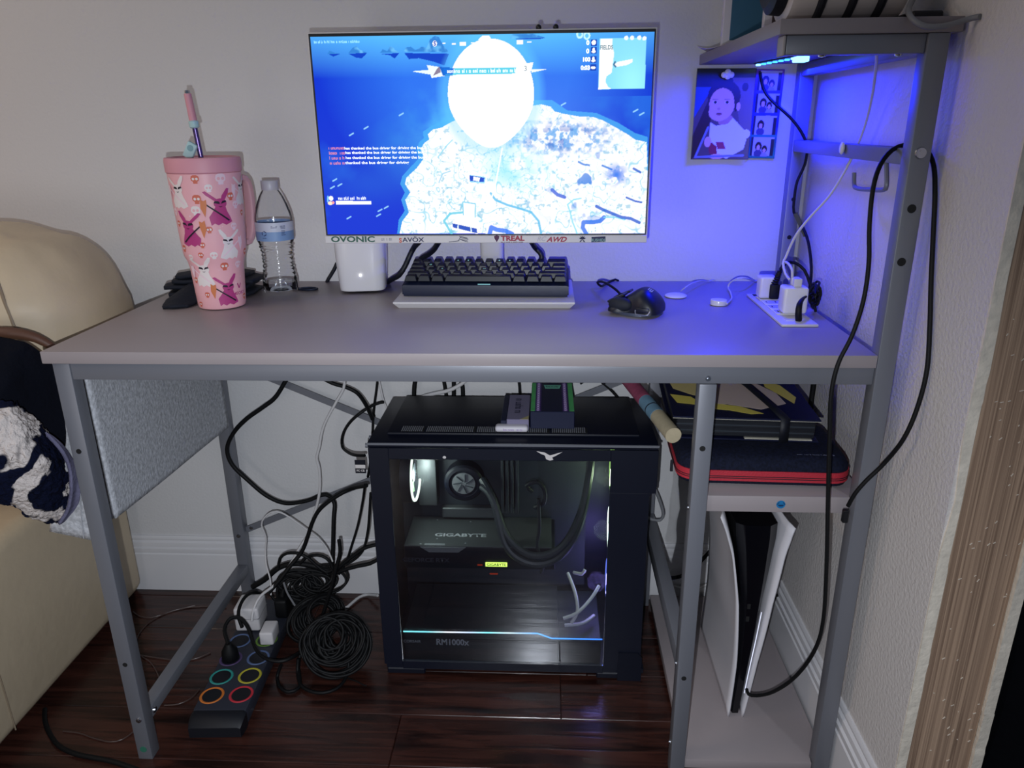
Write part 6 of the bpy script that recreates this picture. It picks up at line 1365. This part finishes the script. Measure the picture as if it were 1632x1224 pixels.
cable('white_cable', [(0.367,-0.02,0.545),(0.37,-0.02,0.518),(0.375,-0.02,0.488),(0.386,-0.02,0.457)], .0022, 'white_rubber', 'short pale cord hanging behind the tower corner', cat='cord')
cable('usb_cable', [(0.358,-0.16,0.365),(0.342,-0.13,0.31),(0.328,-0.13,0.256),(0.311,-0.13,0.207),(0.295,-0.13,0.164),(0.278,-0.13,0.137)], .0026, K, 'thin black cord slanting down beside the tower', cat='cord')
cable('usb_cable', [(0.368,-0.16,0.347),(0.362,-0.16,0.298),(0.355,-0.16,0.255),(0.342,-0.16,0.214),(0.317,-0.16,0.188),(0.289,-0.16,0.173),(0.275,-0.16,0.157)], .0028, K, 'black cord dropping close against the tower side', cat='cord')
cable('white_cable', [(0.125,-0.13,0.082),(0.124,-0.12,0.112),(0.115,-0.11,0.144),(0.113,-0.1,0.171),(0.118,-0.1,0.205),(0.112,-0.1,0.235),(0.12,-0.1,0.253),(0.138,-0.1,0.267),(0.16,-0.1,0.265),(0.188,-0.1,0.244),(0.21,-0.1,0.225),(0.231,-0.1,0.207),(0.248,-0.1,0.181),(0.261,-0.11,0.155)], .0018, 'white_rubber', 'thin pale cord arching beside the rear desk leg', cat='cord')
for px_ in (0,):
    cable('video_cable', [(0.445,-0.01,0.544),(0.44,-0.01,0.524),(0.437,-0.01,0.492),(0.437,-0.01,0.428)], .0048, K, 'thick dark cord behind the tower, nearest the rear-left corner', cat='cord')
    cable('video_cable', [(0.5,-0.008,0.543),(0.503,-0.008,0.52),(0.506,-0.008,0.485),(0.504,-0.008,0.428)], .0040, K, 'thin dark cord dropping behind the tower near its middle', cat='cord')
    cable('video_cable', [(0.523,-0.01,0.544),(0.521,-0.01,0.486),(0.517,-0.01,0.429)], .0045, K, 'dark cord behind the tower, left one of a close pair', cat='cord')
    cable('video_cable', [(0.534,-0.006,0.543),(0.54,-0.006,0.519),(0.54,-0.006,0.484),(0.538,-0.006,0.427)], .0045, K, 'dark cord behind the tower, right one of a close pair', cat='cord')
    cable('white_cable', [(0.562,-0.02,0.548),(0.539,-0.02,0.528),(0.512,-0.02,0.514),(0.479,-0.02,0.506),(0.452,-0.02,0.497),(0.425,-0.02,0.475)], .0042, 'white_rubber', 'white cord slanting across behind the tower top', cat='cord')
    cable('video_cable', [(0.657,-0.01,0.545),(0.66,-0.01,0.522),(0.661,-0.01,0.487)], .0032, K, 'short dark cord left of the boxes behind the tower', cat='cord')
    cable('usb_cable', [(0.786,-0.01,0.527),(0.803,-0.01,0.539),(0.812,-0.01,0.546)], .0024, K, 'thin dark cord tip right of the boxes under the desk', cat='cord')
    cable('usb_cable', [(0.815,-0.012,0.547),(0.834,-0.012,0.528),(0.853,-0.012,0.511),(0.871,-0.012,0.489)], .0030, K, 'dark cord slanting down behind the tower right corner', cat='cord')
solo('wire_bracket', MB().tube([(0.938,-0.06,0.335),(0.944,-0.06,0.314),(0.957,-0.06,0.282),(0.965,-0.06,0.253),(0.959,-0.06,0.239),(0.943,-0.06,0.24),(0.93,-0.06,0.246)], .0034, 8), 'grey_rubber', 'bent grey wire bracket beside the tower front', 'bracket')

# ------------------------------------------------------------------ tangle on the floor
def coil(name, c, ax, r0, r1, turns, thick, label, jitter, seed, flat=.75):
    rr = random.Random(seed); ax = Vector(ax).normalized(); u = ax.cross(Vector((0, 0, 1))).normalized(); v = u.cross(ax); pts = []
    n = 14
    for k in range(int(turns * n)):
        if k % n == 0:
            ra = rr.uniform(r0, r1); of = rr.uniform(-1, 1); dx, dz = rr.uniform(-jitter, jitter), rr.uniform(-jitter, jitter); rt_ = rr.uniform(-.2, .2)
            cur = (ra, of, dx, dz, rt_); prv = cur if k == 0 else last
            last = cur
        t = (k % n) / n; w = min(1, t * 2); q = [a * (1 - w) + b * w for a, b in zip(prv, cur)]
        if t >= .93: prv = cur
        a = 2 * PI * k / n + q[4]
        p = Vector(c) + u * (q[0] * math.cos(a) + q[2]) + v * (q[0] * flat * math.sin(a) + q[3]) + ax * (q[1] * thick)
        p.z = max(p.z, .0042); pts.append(p)
    return pts
P_ = coil('c', (.298, -.250, .062), (.15, -.8, .55), .018, .064, 34, .028, '', .011, 3, .95)
cable('coiled_cable', P_, .0030, K, 'large round coil of black cord on the floor left of the tower', cat='cord', step=.006, seg=7)
P_ = coil('c', (.235, -.165, .060), (.5, -.6, .5), .026, .058, 18, .026, '', .014, 8, .8)
cable('coiled_cable', P_, .0030, K, 'bunched coil of black cord behind the large round coil', cat='cord', step=.006, seg=7)
P_ = coil('c', (.175, -.10, .085), (.2, -.9, .2), .026, .056, 14, .018, '', .014, 12, .7)
cable('coiled_cable', P_, .0030, K, 'raised bunch of black cord against the baseboard', cat='cord', step=.006, seg=7)
P_ = coil('c', (.215, -.10, .080), (.1, -.8, .5), .020, .050, 10, .016, '', .02, 22, .6)
cable('coiled_cable', P_, .0028, K, 'loose black cord heap behind the bunched coil', cat='cord', step=.006, seg=7)
cable('power_cable', [(0.145,-0.12,0.144),(0.151,-0.12,0.167),(0.168,-0.12,0.18),(0.193,-0.12,0.18),(0.213,-0.12,0.168),(0.23,-0.12,0.15),(0.248,-0.12,0.135),(0.262,-0.12,0.141)], .0034, K, 'black cord loop rising above the tangle on the left', cat='cord')
cable('power_cable', [(0.189,-0.11,0.149),(0.207,-0.11,0.165),(0.229,-0.11,0.17),(0.248,-0.11,0.163),(0.259,-0.11,0.14),(0.257,-0.12,0.115),(0.237,-0.14,0.104)], .0034, K, 'black cord loop rising above the tangle on the right', cat='cord')
cable('power_cable', [(0.195,-0.287,0.03),(0.186,-0.291,0.006),(0.201,-0.32,0.006),(0.223,-0.333,0.006),(0.239,-0.321,0.006),(0.232,-0.293,0.006),(0.221,-0.266,0.01),(0.219,-0.246,0.02),(0.225,-0.242,0.04)], .0034, K, 'small black cord loop lying on the floor by the power strip', cat='cord')
cable('power_cable', [(0.223,-0.267,0.03),(0.223,-0.279,0.006),(0.241,-0.314,0.006),(0.266,-0.33,0.006),(0.291,-0.333,0.006),(0.312,-0.322,0.006),(0.322,-0.301,0.006),(0.325,-0.279,0.012),(0.325,-0.264,0.03)], .0034, K, 'wide black cord loop lying in front of the round coil', cat='cord')
cable('power_cable', [(0.101,-0.232,0.075),(0.087,-0.212,0.09),(0.084,-0.187,0.1),(0.086,-0.157,0.1),(0.094,-0.133,0.09),(0.103,-0.118,0.07)], .0036, K, 'black cord curling round the tall white adapter', cat='cord')
cable('power_cable', [(0.28,-0.16,0.162),(0.296,-0.16,0.18),(0.317,-0.16,0.198),(0.345,-0.16,0.22),(0.372,-0.16,0.229),(0.387,-0.16,0.229)], .0042, K, 'black cord running from the tangle up to the tower rear', cat='cord')
cable('power_cable', [(0.274,-0.15,0.151),(0.299,-0.15,0.162),(0.326,-0.15,0.171),(0.353,-0.15,0.178),(0.372,-0.15,0.19)], .0042, K, 'black cord running level from the tangle to the tower', cat='cord')
cable('power_cable', [(0.223,-0.17,-0.001),(0.237,-0.17,0.032),(0.251,-0.17,0.071),(0.265,-0.17,0.11),(0.276,-0.17,0.141),(0.287,-0.17,0.179),(0.298,-0.17,0.216),(0.298,-0.17,0.245)], .0040, K, 'black cord standing up through the middle of the tangle', cat='cord')
cable('power_cable', [(0.073,-0.1,0.081),(0.1,-0.1,0.098),(0.138,-0.1,0.131),(0.174,-0.1,0.142),(0.215,-0.1,0.137),(0.248,-0.1,0.125),(0.261,-0.1,0.132)], .0062, K, 'thick black cord bundle lying across the top of the tangle', cat='cord')
cable('white_cable', [(0.223,-0.059,0.02),(0.24,-0.054,0.012),(0.262,-0.068,0.006),(0.274,-0.049,0.006),(0.286,-0.025,0.006),(0.302,-0.014,0.006),(0.333,-0.036,0.02)], .0032, 'white_rubber', 'white cord on the floor between the tangle and the tower', cat='cord')
cable('white_cable', [(0.165,-0.15,0.128),(0.17,-0.15,0.102),(0.183,-0.15,0.071),(0.196,-0.15,0.039),(0.201,-0.15,0.007),(0.2,-0.15,-0.017)], .0022, 'grey_rubber', 'thin grey cord hanging through the tangle', cat='cord')
cable('power_cable', [(0.324,-0.288,0.004),(0.346,-0.297,0.004),(0.363,-0.307,0.004),(0.369,-0.309,0.004)], .0014, K, 'thin black cord tip on the floor in front of the coil', cat='cord')
# thin wires on the floor, left
mat('clear_wire', '4a3a36', .3, spec=.6)
for pts, lab in (([(-0.01,-0.068,0.002),(-0.056,-0.065,0.002),(-0.097,-0.071,0.002),(-0.132,-0.088,0.002),(-0.158,-0.123,0.002),(-0.161,-0.167,0.002),(-0.147,-0.207,0.002),(-0.127,-0.236,0.002)], 'thin wire arc on the floor behind the front-left leg'), ([(-0.215,-0.091,0.002),(-0.192,-0.106,0.002),(-0.17,-0.11,0.002),(-0.153,-0.105,0.002),(-0.121,-0.081,0.002),(-0.085,-0.063,0.002)], 'thin wire running along the floor by the baseboard'), ([(-0.125,-0.234,0.002),(-0.084,-0.241,0.002),(-0.042,-0.247,0.002),(-0.005,-0.242,0.002),(0.02,-0.221,0.002)], 'thin wire crossing the floor beneath the left stretcher'), ([(-0.118,-0.238,0.002),(-0.09,-0.256,0.002),(-0.062,-0.285,0.002),(-0.039,-0.316,0.002)], 'short thin wire tail on the floor by the front-left leg'), ([(-0.004,-0.372,0.002),(0.022,-0.368,0.002),(0.039,-0.351,0.002),(0.044,-0.327,0.002)], 'thin wire on the floor beside the power strip end'), ([(-0.158,-0.442,0.002),(-0.127,-0.445,0.002),(-0.092,-0.456,0.002),(-0.058,-0.463,0.002),(-0.039,-0.457,0.002),(-0.029,-0.439,0.002)], 'thin pale wire on the floor left of the front leg')):
    cable('thin_wire', pts, .0012, 'clear_wire', lab, cat='wire', seg=6)
cable('power_cable', [(-0.224,-0.392,0.004),(-0.204,-0.422,0.004),(-0.173,-0.454,0.004),(-0.14,-0.479,0.004),(-0.102,-0.494,0.004),(-0.065,-0.501,0.004),(-0.027,-0.508,0.004),(0.019,-0.522,0.004),(0.053,-0.534,0.004)], .0042, K, 'black cord on the floor in front of the sofa side', cat='cord')

# ------------------------------------------------------------------ cords round the right posts
o = cable('console_cable', [(1.07,-0.4,0.098),(1.071,-0.41,0.096),(1.082,-0.42,0.102),(1.101,-0.44,0.128),(1.117,-0.48,0.192),(1.129,-0.51,0.266),(1.132,-0.52,0.331),(1.124,-0.522,0.429),(1.113,-0.522,0.531),(1.103,-0.522,0.627),(1.097,-0.522,0.691),(1.101,-0.52,0.734),(1.116,-0.515,0.772),(1.126,-0.51,0.817),(1.128,-0.505,0.865),(1.124,-0.5,0.912),(1.126,-0.49,0.957),(1.137,-0.475,0.985),(1.155,-0.46,1.002),(1.174,-0.45,1.008),(1.188,-0.455,1.009),(1.198,-0.463,1.001),(1.2,-0.482,0.983),(1.2,-0.497,0.95),(1.2,-0.511,0.898),(1.2,-0.525,0.845),(1.2,-0.541,0.792),(1.2,-0.553,0.737),(1.196,-0.554,0.686),(1.188,-0.549,0.64),(1.178,-0.53,0.596),(1.161,-0.522,0.565),(1.15,-0.518,0.542),(1.146,-0.512,0.52)], .0030, K, 'long black cord hung over the shelf bar and down both sides of the right post', cat='cord')
part(o, 'connector', MB().box(-.004, .004, -.004, .004, -.014, .006, .0012, 1, Matrix.Translation((1.144,-0.512,0.508))), 'black_plastic')
cable('power_cable', [(1.238,-0.1,0.291),(1.245,-0.1,0.25),(1.246,-0.11,0.218),(1.232,-0.13,0.176),(1.212,-0.14,0.132),(1.192,-0.14,0.108),(1.177,-0.135,0.09)], .0040, K, 'black cord curving from the middle shelf to the console back', cat='cord')
cable('power_cable', [(1.197,-0.184,0.6),(1.197,-0.183,0.574),(1.197,-0.184,0.544),(1.197,-0.191,0.497)], .0050, K, 'dark cord hanging by the rear right post below the tabletop', cat='cord')
cable('video_cable', [(0.974,-0.02,0.073),(1.006,-0.02,0.071),(1.033,-0.02,0.083),(1.055,-0.02,0.106),(1.08,-0.02,0.142)], .0042, K, 'black cord sagging behind the inner shelf leg', cat='cord')
cable('white_cable', [(0.969,-0.015,0.075),(0.986,-0.015,0.06),(1.008,-0.015,0.046),(1.033,-0.015,0.04),(1.058,-0.015,0.04),(1.098,-0.015,0.063)], .0032, 'white_rubber', 'pale cord sagging behind the inner shelf leg', cat='cord')


# ================================================================== groups of like things
for _n, _g in (('thin_wire', 'thin wires on the floor'), ('coiled_cable', 'coils of black cord on the floor'), ('wall_charger', 'chargers in the desk outlet strip'), ('charging_puck', 'charging pucks on the desk'), ('picture_frame', 'picture frames on the raised shelf'), ('power_adapter', 'adapters in the floor power strip'), ('plug', 'plugs in the floor power strip'), ('power_cable', 'black power cords'), ('video_cable', 'dark video cords'), ('usb_cable', 'thin device cords'), ('white_cable', 'white cords under the desk')):
    for _o in bpy.data.objects:
        if _o.parent is None and _o.name.split('.')[0] == _n and 'label' in _o: _o['group'] = _g
